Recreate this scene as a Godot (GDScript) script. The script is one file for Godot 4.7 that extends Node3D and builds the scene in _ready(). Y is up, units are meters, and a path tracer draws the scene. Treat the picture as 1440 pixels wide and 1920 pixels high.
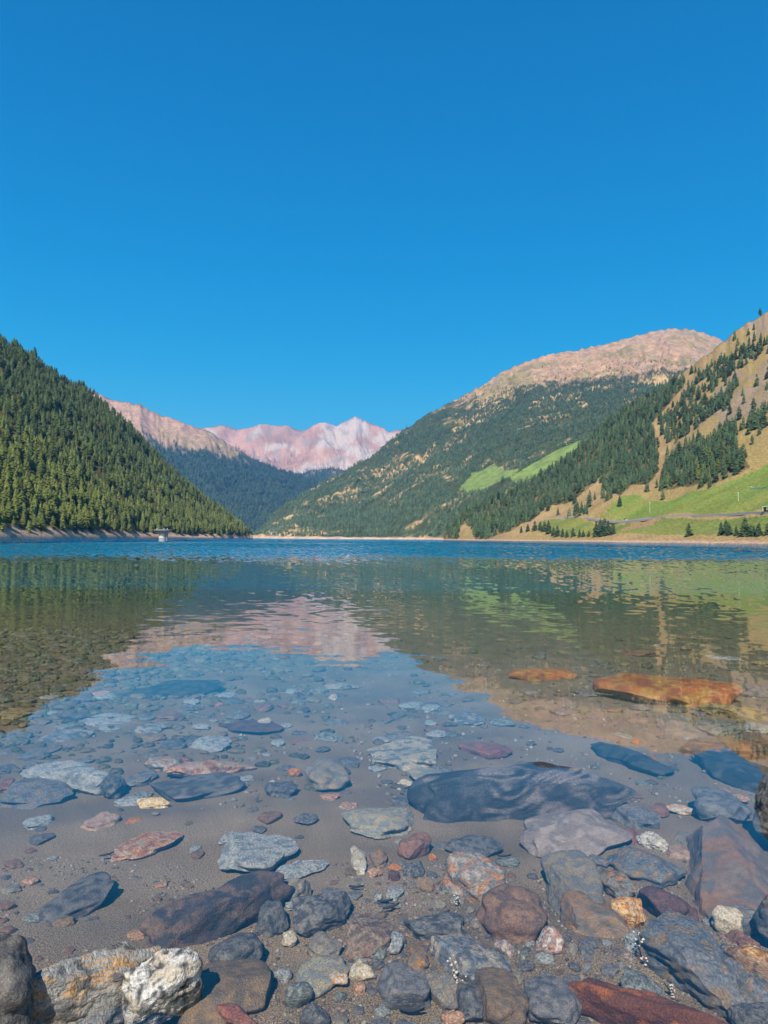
extends Node3D
# A clear mountain lake seen from its stony shore: lake bed and stones, water, forested slopes, bare summits.

const DEG := 0.0174532925
var ridge := {}
var area := {}
var textures := {}
var mats := {}
var soft := FastNoiseLite.new()
var broad := FastNoiseLite.new()
var rng := RandomNumberGenerator.new()
var road_line := []
var used := {}
var spheres := {}
var stone_spots: Array[Vector3] = []
var sun_node: DirectionalLight3D

func _ready() -> void:
	rng.seed = 4711
	# ---- camera
	var cam := Camera3D.new()
	cam.name = "camera"
	cam.position = Vector3(0, 1.0, 0)
	cam.basis = Basis(Vector3.RIGHT, 2.07 * DEG) * Basis(Vector3.BACK, 0.0085)
	cam.fov = 69.37
	cam.near = 0.05
	cam.far = 20000.0
	add_child(cam)
	cam.current = true
	# ---- sky, air and exposure
	var env := Environment.new()
	env.background_mode = Environment.BG_SKY
	env.sky = Sky.new()
	env.sky.sky_material = make_sky()
	env.tonemap_mode = Environment.TONE_MAPPER_LINEAR
	env.tonemap_exposure = 1.6
	env.sdfgi_enabled = true
	env.ssao_enabled = true
	env.ssil_enabled = true
	env.fog_enabled = true
	env.fog_light_color = Color(0.36, 0.68, 1.0)
	env.fog_density = 0.00007
	var world := WorldEnvironment.new()
	world.name = "air"
	world.environment = env
	add_child(world)
	# ---- sun: high behind the camera, a little to the left
	var sun := DirectionalLight3D.new()
	sun.name = "sun"
	sun.light_energy = 1.6
	sun.light_color = Color(1.0, 0.95, 0.87)
	sun.light_angular_distance = 0.5
	sun.shadow_enabled = true
	sun.sky_mode = DirectionalLight3D.SKY_MODE_LIGHT_ONLY
	sun.look_at_from_position(Vector3.ZERO, Vector3(0.22, -1.0, -1.0), Vector3.UP)
	add_child(sun)
	# ---- noise, materials
	soft.seed = 11
	soft.noise_type = FastNoiseLite.TYPE_SIMPLEX_SMOOTH
	soft.frequency = 1.0
	soft.fractal_type = FastNoiseLite.FRACTAL_NONE
	broad.seed = 23
	broad.noise_type = FastNoiseLite.TYPE_SIMPLEX_SMOOTH
	broad.frequency = 1.0
	broad.fractal_octaves = 5
	make_materials()
	ridge["A"] = {"g": Vector2(0.9, 0.1), "knots": [[-500, Vector3(-228.474, 0, -260), Vector3(-806.232, 382.449, -900)], [-250, Vector3(-230.542, 0, -330), Vector3(-660.162, 310.62, -930)], [0, Vector3(-233.316, 0, -450), Vector3(-525.808, 270.005, -1000)], [50, Vector3(-236.402, 0, -490), Vector3(-498.646, 253.258, -1020)], [100, Vector3(-236.605, 0, -530), Vector3(-474.509, 234.861, -1050)], [150, Vector3(-242.135, 0, -590), Vector3(-448.355, 220.558, -1080)], [200, Vector3(-243.342, 0, -650), Vector3(-419.908, 198.642, -1110)], [250, Vector3(-246.992, 0, -730), Vector3(-389.103, 164.478, -1140)], [300, Vector3(-244.878, 0, -810), Vector3(-359.164, 126, -1180)], [350, Vector3(-242.325, 0, -910), Vector3(-326.472, 89.061, -1220)], [400, Vector3(-232.567, 0, -1010), Vector3(-291.057, 55.895, -1260)], [440, Vector3(-233.54, 0, -1159.333), Vector3(-259.333, 31.33, -1285)], [475, Vector3(-227.329, 0, -1290), Vector3(-230.953, 7.652, -1310)]]}
	ridge["B"] = {"g": Vector2(0.8, 0.2), "knots": [[120, Vector3(-1382.447, 0, -3200), Vector3(-2098.032, 1010.998, -4800)], [180, Vector3(-1244.104, 0, -3200), Vector3(-1887.397, 942.646, -4800)], [200, Vector3(-1197.99, 0, -3200), Vector3(-1817.054, 911.702, -4800)], [225, Vector3(-1140.347, 0, -3200), Vector3(-1729.638, 894.93, -4800)], [250, Vector3(-1082.704, 0, -3200), Vector3(-1642.026, 867.658, -4800)], [263, Vector3(-1052.729, 0, -3200), Vector3(-1596.779, 868.045, -4800)], [280, Vector3(-1013.532, 0, -3200), Vector3(-1552.85, 838.683, -4850)], [300, Vector3(-967.418, 0, -3200), Vector3(-1497.262, 819.354, -4900)], [340, Vector3(-875.189, 0, -3200), Vector3(-1354.287, 770.595, -4900)], [360, Vector3(-829.075, 0, -3200), Vector3(-1295.929, 753.832, -4950)], [400, Vector3(-736.846, 0, -3200), Vector3(-1163.222, 708.098, -5000)], [430, Vector3(-667.675, 0, -3200), Vector3(-1053.437, 636.323, -5000)], [470, Vector3(-575.446, 0, -3200), Vector3(-907.325, 546.786, -5000)], [520, Vector3(-460.161, 0, -3200), Vector3(-725.408, 468.545, -5000)], [560, Vector3(-367.932, 0, -3200), Vector3(-568.718, 421.34, -4900)], [590, Vector3(-298.761, 0, -3200), Vector3(-443.241, 374.413, -4700)], [620, Vector3(-229.589, 0, -3200), Vector3(-318.478, 252.695, -4400)], [660, Vector3(-137.36, 0, -3200), Vector3(-181.644, 136.101, -4200)], [700, Vector3(-45.132, 0, -3200), Vector3(-56.596, 21.059, -4000)]]}
	ridge["L"] = {"g": Vector2(0.8, 0.2), "knots": [[440, Vector3(-1067.648, 0, -5300), Vector3(-1215, 402.673, -6000)], [480, Vector3(-914.895, 0, -5300), Vector3(-1042.314, 447.571, -6000)], [540, Vector3(-685.764, 0, -5300), Vector3(-783.055, 510.617, -6000)], [580, Vector3(-533.011, 0, -5300), Vector3(-610.088, 551.225, -6000)], [620, Vector3(-380.257, 0, -5300), Vector3(-436.844, 574.45, -6000)], [680, Vector3(-151.126, 0, -5300), Vector3(-176.203, 537.527, -6000)], [740, Vector3(78.004, 0, -5300), Vector3(84.496, 478.893, -6000)], [800, Vector3(307.135, 0, -5300), Vector3(345.039, 415.957, -6000)]]}
	ridge["C"] = {"g": Vector2(0.6, 0.4), "knots": [[240, Vector3(-2211.522, 0, -6400), Vector3(-3141.578, 1507.313, -9000)], [300, Vector3(-1934.836, 0, -6400), Vector3(-2748.289, 1412.313, -9000)], [350, Vector3(-1704.264, 0, -6400), Vector3(-2421.429, 1369.229, -9000)], [375, Vector3(-1588.979, 0, -6400), Vector3(-2257.984, 1344.417, -9000)], [400, Vector3(-1473.693, 0, -6400), Vector3(-2095.122, 1352.36, -9000)], [415, Vector3(-1404.521, 0, -6400), Vector3(-1997.658, 1372.849, -9000)], [430, Vector3(-1335.35, 0, -6400), Vector3(-1899.653, 1360.581, -9000)], [445, Vector3(-1266.179, 0, -6400), Vector3(-1801.35, 1328.665, -9000)], [470, Vector3(-1150.893, 0, -6400), Vector3(-1638.583, 1343.157, -9000)], [500, Vector3(-1012.55, 0, -6400), Vector3(-1443.479, 1377.583, -9000)], [520, Vector3(-920.321, 0, -6400), Vector3(-1312.811, 1359.042, -9000)], [535, Vector3(-851.15, 0, -6400), Vector3(-1215.368, 1386.084, -9000)], [555, Vector3(-758.921, 0, -6400), Vector3(-1084.294, 1334.789, -9000)], [575, Vector3(-666.692, 0, -6400), Vector3(-953.997, 1342.453, -9000)], [590, Vector3(-597.521, 0, -6400), Vector3(-856.678, 1382.595, -9000)], [600, Vector3(-551.407, 0, -6400), Vector3(-791.628, 1396.257, -9000)], [615, Vector3(-482.235, 0, -6400), Vector3(-693.6, 1377.435, -9000)], [632, Vector3(-403.841, 0, -6400), Vector3(-582.688, 1371.83, -9000)], [645, Vector3(-343.892, 0, -6400), Vector3(-498.545, 1431.534, -9000)], [656, Vector3(-293.167, 0, -6400), Vector3(-427.274, 1478.039, -9000)], [667, Vector3(-242.441, 0, -6400), Vector3(-355.913, 1518.001, -9000)], [680, Vector3(-182.492, 0, -6400), Vector3(-270.603, 1466.262, -9000)], [697, Vector3(-104.098, 0, -6400), Vector3(-159.184, 1408.214, -9000)], [715, Vector3(-21.092, 0, -6400), Vector3(-41.467, 1369.901, -9000)], [728, Vector3(38.856, 0, -6400), Vector3(43.89, 1298.578, -9000)], [745, Vector3(117.251, 0, -6400), Vector3(154.442, 1332.268, -9000)], [760, Vector3(186.422, 0, -6400), Vector3(252.423, 1306.907, -9000)], [790, Vector3(324.765, 0, -6400), Vector3(447.759, 1341.323, -9000)], [830, Vector3(509.222, 0, -6400), Vector3(709.088, 1245.336, -9000)]]}
	ridge["D"] = {"g": Vector2(0.85, 0.15), "knots": [[440, Vector3(-423.03, 0, -2100), Vector3(-523.892, 9.9, -2600)], [480, Vector3(-339.489, 0, -1966.667), Vector3(-440.513, 23.211, -2550)], [500, Vector3(-300.601, 0, -1900), Vector3(-396.457, 66.337, -2500)], [530, Vector3(-255.432, 0, -1870), Vector3(-343.027, 115.525, -2500)], [580, Vector3(-183.034, 0, -1820), Vector3(-263.549, 171.654, -2600)], [640, Vector3(-100.911, 0, -1760), Vector3(-157.354, 241.772, -2700)], [700, Vector3(-23.976, 0, -1700), Vector3(-42.373, 320.775, -2800)], [745, Vector3(29.221, 0, -1595), Vector3(49.897, 413.084, -2900)], [800, Vector3(84.993, 0, -1466.667), Vector3(170.564, 513.512, -3000)], [850, Vector3(126.869, 0, -1350), Vector3(288.328, 588.087, -3100)], [870, Vector3(140.411, 0, -1295.455), Vector3(338.587, 618.645, -3150)], [910, Vector3(162.78, 0, -1186.364), Vector3(436.65, 683.024, -3200)], [950, Vector3(178.86, 0, -1077.273), Vector3(545.979, 767.934, -3300)], [1000, Vector3(200.614, 0, -992.857), Vector3(685.983, 842.047, -3400)], [1060, Vector3(222.512, 0, -907.143), Vector3(858.837, 901.453, -3500)], [1100, Vector3(232.994, 0, -850), Vector3(974.4, 933.432, -3550)], [1150, Vector3(263.617, 0, -850), Vector3(1119.141, 979.396, -3600)], [1200, Vector3(294.24, 0, -850), Vector3(1267.618, 1028.976, -3650)], [1260, Vector3(330.987, 0, -850), Vector3(1446.775, 1079.799, -3700)], [1300, Vector3(355.485, 0, -850), Vector3(1554.508, 1075.283, -3700)], [1345, Vector3(383.046, 0, -850), Vector3(1675.363, 1027.381, -3700)], [1400, Vector3(416.731, 0, -850), Vector3(1822.949, 971.609, -3700)], [1500, Vector3(477.976, 0, -850), Vector3(2090.66, 851.889, -3700)]]}
	ridge["E"] = {"g": Vector2(0.35, 0.65), "knots": [[830, Vector3(90.705, 0, -1140), Vector3(91.477, 5.197, -1150)], [870, Vector3(108.387, 0, -1000), Vector3(124.458, 41.964, -1150)], [910, Vector3(125.013, 0, -911.111), Vector3(154.833, 61.118, -1130)], [960, Vector3(138.589, 0, -800), Vector3(193.864, 72.268, -1120)], [1000, Vector3(149.522, 0, -740), Vector3(226.198, 88.755, -1120)], [1060, Vector3(159.438, 0, -650), Vector3(274.767, 120.018, -1120)], [1100, Vector3(164.771, 0, -601.111), Vector3(304.469, 148.25, -1110)], [1150, Vector3(167.474, 0, -540), Vector3(341.64, 181.687, -1100)], [1200, Vector3(173.082, 0, -500), Vector3(378.133, 204.226, -1090)], [1260, Vector3(176.786, 0, -454), Vector3(417.942, 232.162, -1070)], [1300, Vector3(179.834, 0, -430), Vector3(440.808, 255.003, -1050)], [1350, Vector3(181.698, 0, -400), Vector3(465.509, 276.49, -1020)], [1400, Vector3(182.49, 0, -372.222), Vector3(493.014, 298.59, -1000)], [1440, Vector3(181.683, 0, -350), Vector3(511.868, 308.752, -980)], [1500, Vector3(179.944, 0, -320), Vector3(543.692, 327.601, -960)], [1700, Vector3(176.608, 0, -250), Vector3(642.156, 374.903, -900)]]}
	area["meadow"] = PackedVector2Array([Vector2(1127, 0.289), Vector2(1145, 0.341), Vector2(1167, 0.416), Vector2(1193, 0.389), Vector2(1237, 0.328), Vector2(1287, 0.329), Vector2(1340, 0.318), Vector2(1403, 0.349), Vector2(1440, 0.378), Vector2(1520, 0.405), Vector2(1520, 0.115), Vector2(1440, 0.129), Vector2(1330, 0.158), Vector2(1227, 0.198)])
	area["pasture"] = PackedVector2Array([Vector2(1000, 0.197), Vector2(1020, 0.382), Vector2(1060, 0.332), Vector2(1120, 0.244), Vector2(1200, 0.181), Vector2(1330, 0.134), Vector2(1440, 0.106), Vector2(1520, 0.096), Vector2(1520, 0.029), Vector2(1440, 0.037), Vector2(1330, 0.048), Vector2(1150, 0.082)])
	area["bare_patch"] = PackedVector2Array([Vector2(1160, 0.115), Vector2(1185, 0.184), Vector2(1240, 0.169), Vector2(1225, 0.136), Vector2(1200, 0.116)])
	area["forest_a"] = PackedVector2Array([Vector2(830, 1.000), Vector2(870, 1.200), Vector2(960, 1.128), Vector2(1067, 1.062), Vector2(1150, 1.008), Vector2(1220, 1.002), Vector2(1270, 0.989), Vector2(1285, 0.927), Vector2(1250, 0.868), Vector2(1222, 0.822), Vector2(1235, 0.614), Vector2(1230, 0.518), Vector2(1215, 0.455), Vector2(1180, 0.498), Vector2(1163, 0.408), Vector2(1148, 0.448), Vector2(1125, 0.597), Vector2(1095, 0.574), Vector2(1060, 0.539), Vector2(1020, 0.550), Vector2(1010, 0.487), Vector2(975, 0.398), Vector2(935, 0.212), Vector2(915, 0.037), Vector2(890, 0.037), Vector2(885, 0.593), Vector2(862, 0.762), Vector2(858, 0.041), Vector2(832, 0.088)])
	area["forest_b"] = PackedVector2Array([Vector2(1228, 0.828), Vector2(1262, 0.876), Vector2(1330, 0.917), Vector2(1400, 0.873), Vector2(1440, 0.873), Vector2(1520, 0.871), Vector2(1520, 0.742), Vector2(1440, 0.776), Vector2(1395, 0.784), Vector2(1378, 0.710), Vector2(1362, 0.651), Vector2(1330, 0.674), Vector2(1315, 0.641), Vector2(1275, 0.632), Vector2(1250, 0.657)])
	area["forest_c"] = PackedVector2Array([Vector2(1238, 0.376), Vector2(1242, 0.570), Vector2(1290, 0.586), Vector2(1330, 0.566), Vector2(1380, 0.571), Vector2(1380, 0.434), Vector2(1405, 0.369), Vector2(1385, 0.350), Vector2(1335, 0.333), Vector2(1280, 0.367)])
	area["forest_d"] = PackedVector2Array([Vector2(1375, 0.589), Vector2(1440, 0.596), Vector2(1520, 0.573), Vector2(1520, 0.415), Vector2(1440, 0.424), Vector2(1410, 0.428)])
	area["gully"] = PackedVector2Array([Vector2(1195, 0.395), Vector2(1218, 0.444), Vector2(1234, 0.513), Vector2(1238, 0.609), Vector2(1226, 0.798), Vector2(1236, 0.796), Vector2(1248, 0.628), Vector2(1246, 0.531), Vector2(1238, 0.422), Vector2(1236, 0.343)])
	area["upper_field"] = PackedVector2Array([Vector2(862, 0.226), Vector2(885, 0.290), Vector2(925, 0.286), Vector2(950, 0.242), Vector2(965, 0.233), Vector2(985, 0.208), Vector2(960, 0.186), Vector2(940, 0.182), Vector2(905, 0.170), Vector2(880, 0.170)])
	area["steep_field"] = PackedVector2Array([Vector2(955, 0.181), Vector2(985, 0.198), Vector2(1010, 0.221), Vector2(1062, 0.256), Vector2(1100, 0.247), Vector2(1080, 0.192), Vector2(1000, 0.143), Vector2(970, 0.144)])
	road_line = [Vector2(1000, 0.4222), Vector2(1040, 0.3859), Vector2(1080, 0.3230), Vector2(1120, 0.2712), Vector2(1160, 0.2353), Vector2(1200, 0.1977), Vector2(1250, 0.1747), Vector2(1300, 0.1636), Vector2(1350, 0.1502), Vector2(1400, 0.1335), Vector2(1440, 0.1242), Vector2(1500, 0.1107)]
	var lone_trees = [Vector3(1014, 0.1604, 10.4), Vector3(1022, 0.1539, 11.4), Vector3(1030, 0.1374, 13.4), Vector3(1039, 0.1314, 9.3), Vector3(1046, 0.1270, 10.8), Vector3(1055, 0.1217, 9.5), Vector3(1063, 0.1168, 7.8), Vector3(1075, 0.1092, 9.2), Vector3(1087, 0.1024, 7.5), Vector3(1094, 0.0987, 6.9), Vector3(1104, 0.0939, 6.3), Vector3(978, 0.1642, 8.5), Vector3(990, 0.1553, 8.3), Vector3(1003, 0.1582, 11.7), Vector3(1119, 0.0875, 12.2), Vector3(1127, 0.0843, 13.8), Vector3(1134, 0.0817, 14.1), Vector3(1141, 0.0792, 13.4), Vector3(1149, 0.0765, 9.7), Vector3(1292, 0.0456, 8.7), Vector3(1352, 0.0460, 7.5), Vector3(1362, 0.0479, 9.4), Vector3(1369, 0.0445, 6.6), Vector3(1381, 0.0408, 5.5), Vector3(1397, 0.0395, 10.9), Vector3(1408, 0.0364, 6.3), Vector3(1414, 0.0361, 5.9), Vector3(1423, 0.0357, 7.4), Vector3(1439, 0.0395, 6.1), Vector3(1162, 0.3407, 9.9), Vector3(1077, 0.5229, 9.2), Vector3(1028, 0.5079, 9.4), Vector3(1095, 0.3228, 5.8), Vector3(1101, 0.3134, 4.5)]
	var sprinkler_spots = [Vector3(1219, 0.2686, 8.9), Vector3(1384, 0.1920, 5.6)]
	var pipe_ends = [Vector2(1406, 0.2700), Vector2(1434, 0.2388)]
	var tower_at := Vector3(-236.576, 0, -792)
	var hut_uv := Vector2(343, 0.2782)
	var house_uv := Vector2(514, 0.1016)
	var log_at := Vector3(38.616, 0, -80.68)
	# ---- the large structure
	lake_bed()
	water_surface()
	hills()
	var forest := forests()
	road()
	spillway(tower_at)
	hut(on_ridge("A", hut_uv.x, hut_uv.y), 4.0, 3.0, "tiny cream hut among the trees above the left shore")
	hut(on_ridge("D", house_uv.x, house_uv.y), 16.0, 6.0, "small white building on the far shore at the head of the lake")
	meadow_things(lone_trees, sprinkler_spots, pipe_ends, forest)
	floating_log(log_at)
	# ---- stones of the shore, then small things
	stones()
	filler_stones()
	gravel()
	cobbles()
	stalk(Vector3(0.707, -0.122, -1.994), 0.1, "small bleached stalk with white buds on the sandy patch")
	stalk(Vector3(0.217, -0.114, -1.839), 0.12, "tallest bleached stalk with white buds at the bottom centre")
	stalk(Vector3(0.236, -0.139, -2.347), 0.06, "short bleached stalk below the rust orange and white stone")
	stalk(Vector3(0.723, -0.115, -1.846), 0.05, "tuft of white buds with a green leaf by the maroon rock")
	stalk(Vector3(1.596, -0.218, -4.005), 0.1, "brownish flower stalk standing in front of the sky-mirroring slab")
	stalk(Vector3(-0.559, -0.186, -3.339), 0.07, "dark water weed left of the dark grey oval stone")
	stalk(Vector3(-0.073, -0.217, -3.973), 0.08, "water weed at the left end of the stone with cream cross bands")
	stalk(Vector3(-0.182, -0.243, -4.525), 0.09, "thin water weed standing in the middle shallows")
	stalk(Vector3(0.384, -0.234, -4.343), 0.05, "small water weed right of the stone with cream cross bands")
	stalk(Vector3(-0.717, -0.147, -2.517), 0.035, "dark scrap of weed on the open silt at left")
	stalk(Vector3(-1.188, -0.152, -2.62), 0.035, "dark scrap of weed on the silt by the left edge")
	leaf(Vector3(0.014, -0.138, -2.34), 0.05, "upper dark curved leaf on the sand at centre")
	leaf(Vector3(0.032, -0.136, -2.3), 0.055, "lower dark curved leaf on the sand at centre")
	leaf(Vector3(-0.079, -0.143, -2.442), 0.05, "thin dark leaf above the open sand at centre")
	leaf(Vector3(0.186, -0.134, -2.257), 0.05, "dark leaf lying on the dark layered slab")
	leaf(Vector3(0.075, -0.111, -1.763), 0.06, "black leaf at the bottom edge below the round speckled stone")
	leaf(Vector3(-0.984, -0.155, -2.697), 0.05, "dark sliver of bark left of the long orange-tan stone")
	leaf(Vector3(0.445, -0.157, -2.719), 0.05, "dark twig-like leaf right of the dark grey wedge")

# ------------------------------------------------------------------ helpers
func numbered(called: String) -> String:
	used[called] = used.get(called, 0) + 1
	return called if used[called] == 1 else "%s_%03d" % [called, used[called] - 1]

func tag(o: Node3D, label: String, category := "", group := "", kind := "") -> void:
	o.set_meta("label", label)
	if category: o.set_meta("category", category)
	if group: o.set_meta("group", group)
	if kind: o.set_meta("kind", kind)

func put(called: String, mesh: Mesh, material: Material, parent: Node = null) -> MeshInstance3D:
	var o := MeshInstance3D.new()
	o.name = numbered(called) if parent == null else called
	o.mesh = mesh
	o.material_override = material
	(self if parent == null else parent).add_child(o, true)
	return o

func thing(called: String, where: Vector3, turn := 0.0) -> Node3D:
	var o := Node3D.new()
	o.name = numbered(called)
	o.position = where
	o.rotation.y = turn
	add_child(o, true)
	return o

func lin(r: float, g: float, b: float) -> Color:
	return Color(r, g, b)

# a mesh from points, colours and triangle indices, with smooth normals
func smooth_mesh(points: PackedVector3Array, colors: PackedColorArray, index: PackedInt32Array, normals := PackedVector3Array()) -> ArrayMesh:
	if normals.is_empty():
		normals.resize(points.size())
		for i in range(0, index.size(), 3):
			var a := index[i]
			var b := index[i + 1]
			var c := index[i + 2]
			var n := (points[c] - points[a]).cross(points[b] - points[a])
			normals[a] += n
			normals[b] += n
			normals[c] += n
		for i in normals.size():
			normals[i] = normals[i].normalized()
	var arrays := []
	arrays.resize(Mesh.ARRAY_MAX)
	arrays[Mesh.ARRAY_VERTEX] = points
	arrays[Mesh.ARRAY_NORMAL] = normals
	if colors.size(): arrays[Mesh.ARRAY_COLOR] = colors
	arrays[Mesh.ARRAY_INDEX] = index
	var m := ArrayMesh.new()
	m.add_surface_from_arrays(Mesh.PRIMITIVE_TRIANGLES, arrays)
	return m

func grid_index(columns: int, rows: int, flip := false) -> PackedInt32Array:
	var index := PackedInt32Array()
	index.resize((columns - 1) * (rows - 1) * 6)
	var k := 0
	for r in rows - 1:
		for c in columns - 1:
			var a := r * columns + c
			var b := a + 1
			var d := a + columns
			var e := d + 1
			if flip:
				index[k] = a; index[k + 1] = b; index[k + 2] = d
				index[k + 3] = b; index[k + 4] = e; index[k + 5] = d
			else:
				index[k] = a; index[k + 1] = d; index[k + 2] = b
				index[k + 3] = b; index[k + 4] = d; index[k + 5] = e
			k += 6
	return index

# ------------------------------------------------------------------ sky
func make_sky() -> Material:
	var w := 64
	var h := 512
	var im := Image.create(w, h, false, Image.FORMAT_RGBF)
	for y in h:
		var up := sin((0.5 - (y + 0.5) / h) * PI)
		var c: Color
		var t := pow(1.0 - clampf(up, 0, 1), 2.0)
		var low := pow(1.0 - clampf(up, 0, 1), 9.0)
		var haze := pow(1.0 - clampf(up, 0, 1), 16.0)
		c = Color(minf(0.001 + 1.2 * haze, 0.32), minf(0.12 + 0.41 * t + 1.0 * low, 0.82), minf(0.375 + 0.82 * t + 0.05 * low, 1.0))
		if up < 0: c = Color(0.12, 0.14, 0.14)
		c = Color(c.r * 0.61, c.g * 0.61, c.b * 0.61)
		for x in w: im.set_pixel(x, y, c)
	var m := PanoramaSkyMaterial.new()
	m.panorama = ImageTexture.create_from_image(im)
	return m

# ------------------------------------------------------------------ materials
func noise_texture(key: String, kind: int, freq: float, octaves: int, low: float, high: float, size := 512, seed_ := 1, gain := 0.5) -> NoiseTexture2D:
	var n := FastNoiseLite.new()
	n.noise_type = kind
	n.frequency = freq
	n.seed = seed_
	n.fractal_type = FastNoiseLite.FRACTAL_FBM if octaves > 1 else FastNoiseLite.FRACTAL_NONE
	n.fractal_octaves = octaves
	n.fractal_gain = gain
	var t := NoiseTexture2D.new()
	t.width = size
	t.height = size
	t.seamless = true
	t.noise = n
	var ramp := Gradient.new()
	ramp.set_color(0, Color(low, low, low))
	ramp.set_color(1, Color(high, high, high))
	t.color_ramp = ramp
	textures[key] = t
	return t

func speckles(key: String, dark: float, light: float, seed_: int) -> NoiseTexture2D:
	var t := noise_texture(key, FastNoiseLite.TYPE_SIMPLEX, 0.09, 5, 0, 1, 512, seed_, 0.8)
	var ramp := Gradient.new()
	ramp.set_color(0, Color(dark, dark, dark))
	ramp.set_color(1, Color(light, light, light))
	ramp.add_point(0.36, Color(0.5, 0.5, 0.52))
	ramp.add_point(0.46, Color(0.80, 0.79, 0.77))
	ramp.add_point(0.58, Color(0.86, 0.85, 0.83))
	ramp.add_point(0.70, Color(1, 1, 1))
	t.color_ramp = ramp
	return t

func surface(key: String, albedo: Texture2D, bump: Texture2D, scale_: Vector3, relief: float, rough := 0.85, world := false, shine := 0.3) -> StandardMaterial3D:
	var m := StandardMaterial3D.new()
	m.resource_name = key
	m.vertex_color_use_as_albedo = true
	m.albedo_texture = albedo
	m.roughness = rough
	m.metallic_specular = shine
	m.uv1_triplanar = true
	m.uv1_world_triplanar = world
	m.uv1_scale = scale_
	if bump:
		m.heightmap_enabled = true
		m.heightmap_texture = bump
		m.heightmap_scale = relief
	mats[key] = m
	return m

func make_materials() -> void:
	var grain := noise_texture("grain", FastNoiseLite.TYPE_SIMPLEX, 0.05, 6, 0.35, 1.25, 512, 3, 0.8)
	var height := noise_texture("height", FastNoiseLite.TYPE_SIMPLEX, 0.03, 6, 0.0, 1.0, 512, 5, 0.6)
	var speck := speckles("speck", 0.15, 1.0, 9)
	var sandy := speckles("sandy", 0.18, 1.0, 15)
	var cells := noise_texture("cells", FastNoiseLite.TYPE_SIMPLEX, 0.02, 6, 0.52, 1.28, 512, 7, 0.75)
	surface("smooth", grain, height, Vector3(6, 6, 6), 0.22)
	surface("speckled", speck, height, Vector3(7, 7, 7), 0.3)
	surface("layered", grain, height, Vector3(2.5, 16, 4), 0.4)
	surface("craggy", cells, height, Vector3(7, 7, 7), 0.5)
	surface("sand", sandy, height, Vector3(3.1, 3.1, 3.1), 0.22, 0.95, true, 0.2)
	surface("slope", noise_texture("slope", FastNoiseLite.TYPE_SIMPLEX, 0.03, 6, 0.50, 1.2, 512, 31, 0.75), null, Vector3(0.02, 0.02, 0.02), 0, 1.0, true, 0.1)
	surface("rocky", noise_texture("rocky", FastNoiseLite.TYPE_SIMPLEX, 0.02, 7, 0.68, 1.2, 512, 33, 0.7), null, Vector3(0.0035, 0.006, 0.0035), 0, 1.0, true, 0.1)
	for key in ["needles", "bark", "plain"]:
		var m := StandardMaterial3D.new()
		m.resource_name = key
		m.vertex_color_use_as_albedo = true
		m.roughness = 0.9
		m.metallic_specular = 0.15
		mats[key] = m
	var w := StandardMaterial3D.new()
	w.resource_name = "clear_water"
	w.transparency = BaseMaterial3D.TRANSPARENCY_ALPHA
	w.albedo_color = Color(0.10, 0.35, 0.42, 0.03)
	w.roughness = 0.02
	w.metallic_specular = 0.5
	mats["water"] = w

func flat_material(key: String, c: Color, rough := 0.8) -> StandardMaterial3D:
	if not mats.has(key):
		var m := StandardMaterial3D.new()
		m.resource_name = key
		m.albedo_color = c.linear_to_srgb()
		m.roughness = rough
		mats[key] = m
	return mats[key]

# ------------------------------------------------------------------ lake bed and water
func bed(x: float, z: float) -> float:
	var s := -z - 0.5
	var y: float
	if s > 0:
		var far := maxf(0.0, s - 45.0)
		y = -(0.05 + 0.048 * s + 0.0015 * far * far)
	else:
		y = -0.05 + 0.07 * -s + 0.0006 * s * s
		y = minf(y, 25.0)
	return maxf(y, -3.4 - 0.6 * smoothstep(60.0, 400.0, s))

func bed_fine(x: float, z: float) -> float:
	var d := sqrt(x * x + z * z)
	var k := clampf(d / 4.0, 0.35, 6.0)
	return bed(x, z) + 0.018 * clampf(-z - 1.2, 0.0, 1.0) * soft.get_noise_2d(x * 0.9 + 0.4 * z, z * 1.6) + 0.010 * k * broad.get_noise_2d(x * 1.3 / sqrt(k), z * 1.3 / sqrt(k)) + 0.003 * soft.get_noise_2d(x * 9.0, z * 9.0)

func fan(front: int, side: int, half: float) -> PackedFloat32Array:
	# angles round the shore point: dense over the lake, coarse behind
	var a := PackedFloat32Array()
	for i in side: a.append(-PI + (PI - half) * i / side)
	for i in front: a.append(-half + 2.0 * half * i / front)
	for i in side + 1: a.append(half + (PI - half) * i / side)
	return a

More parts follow.
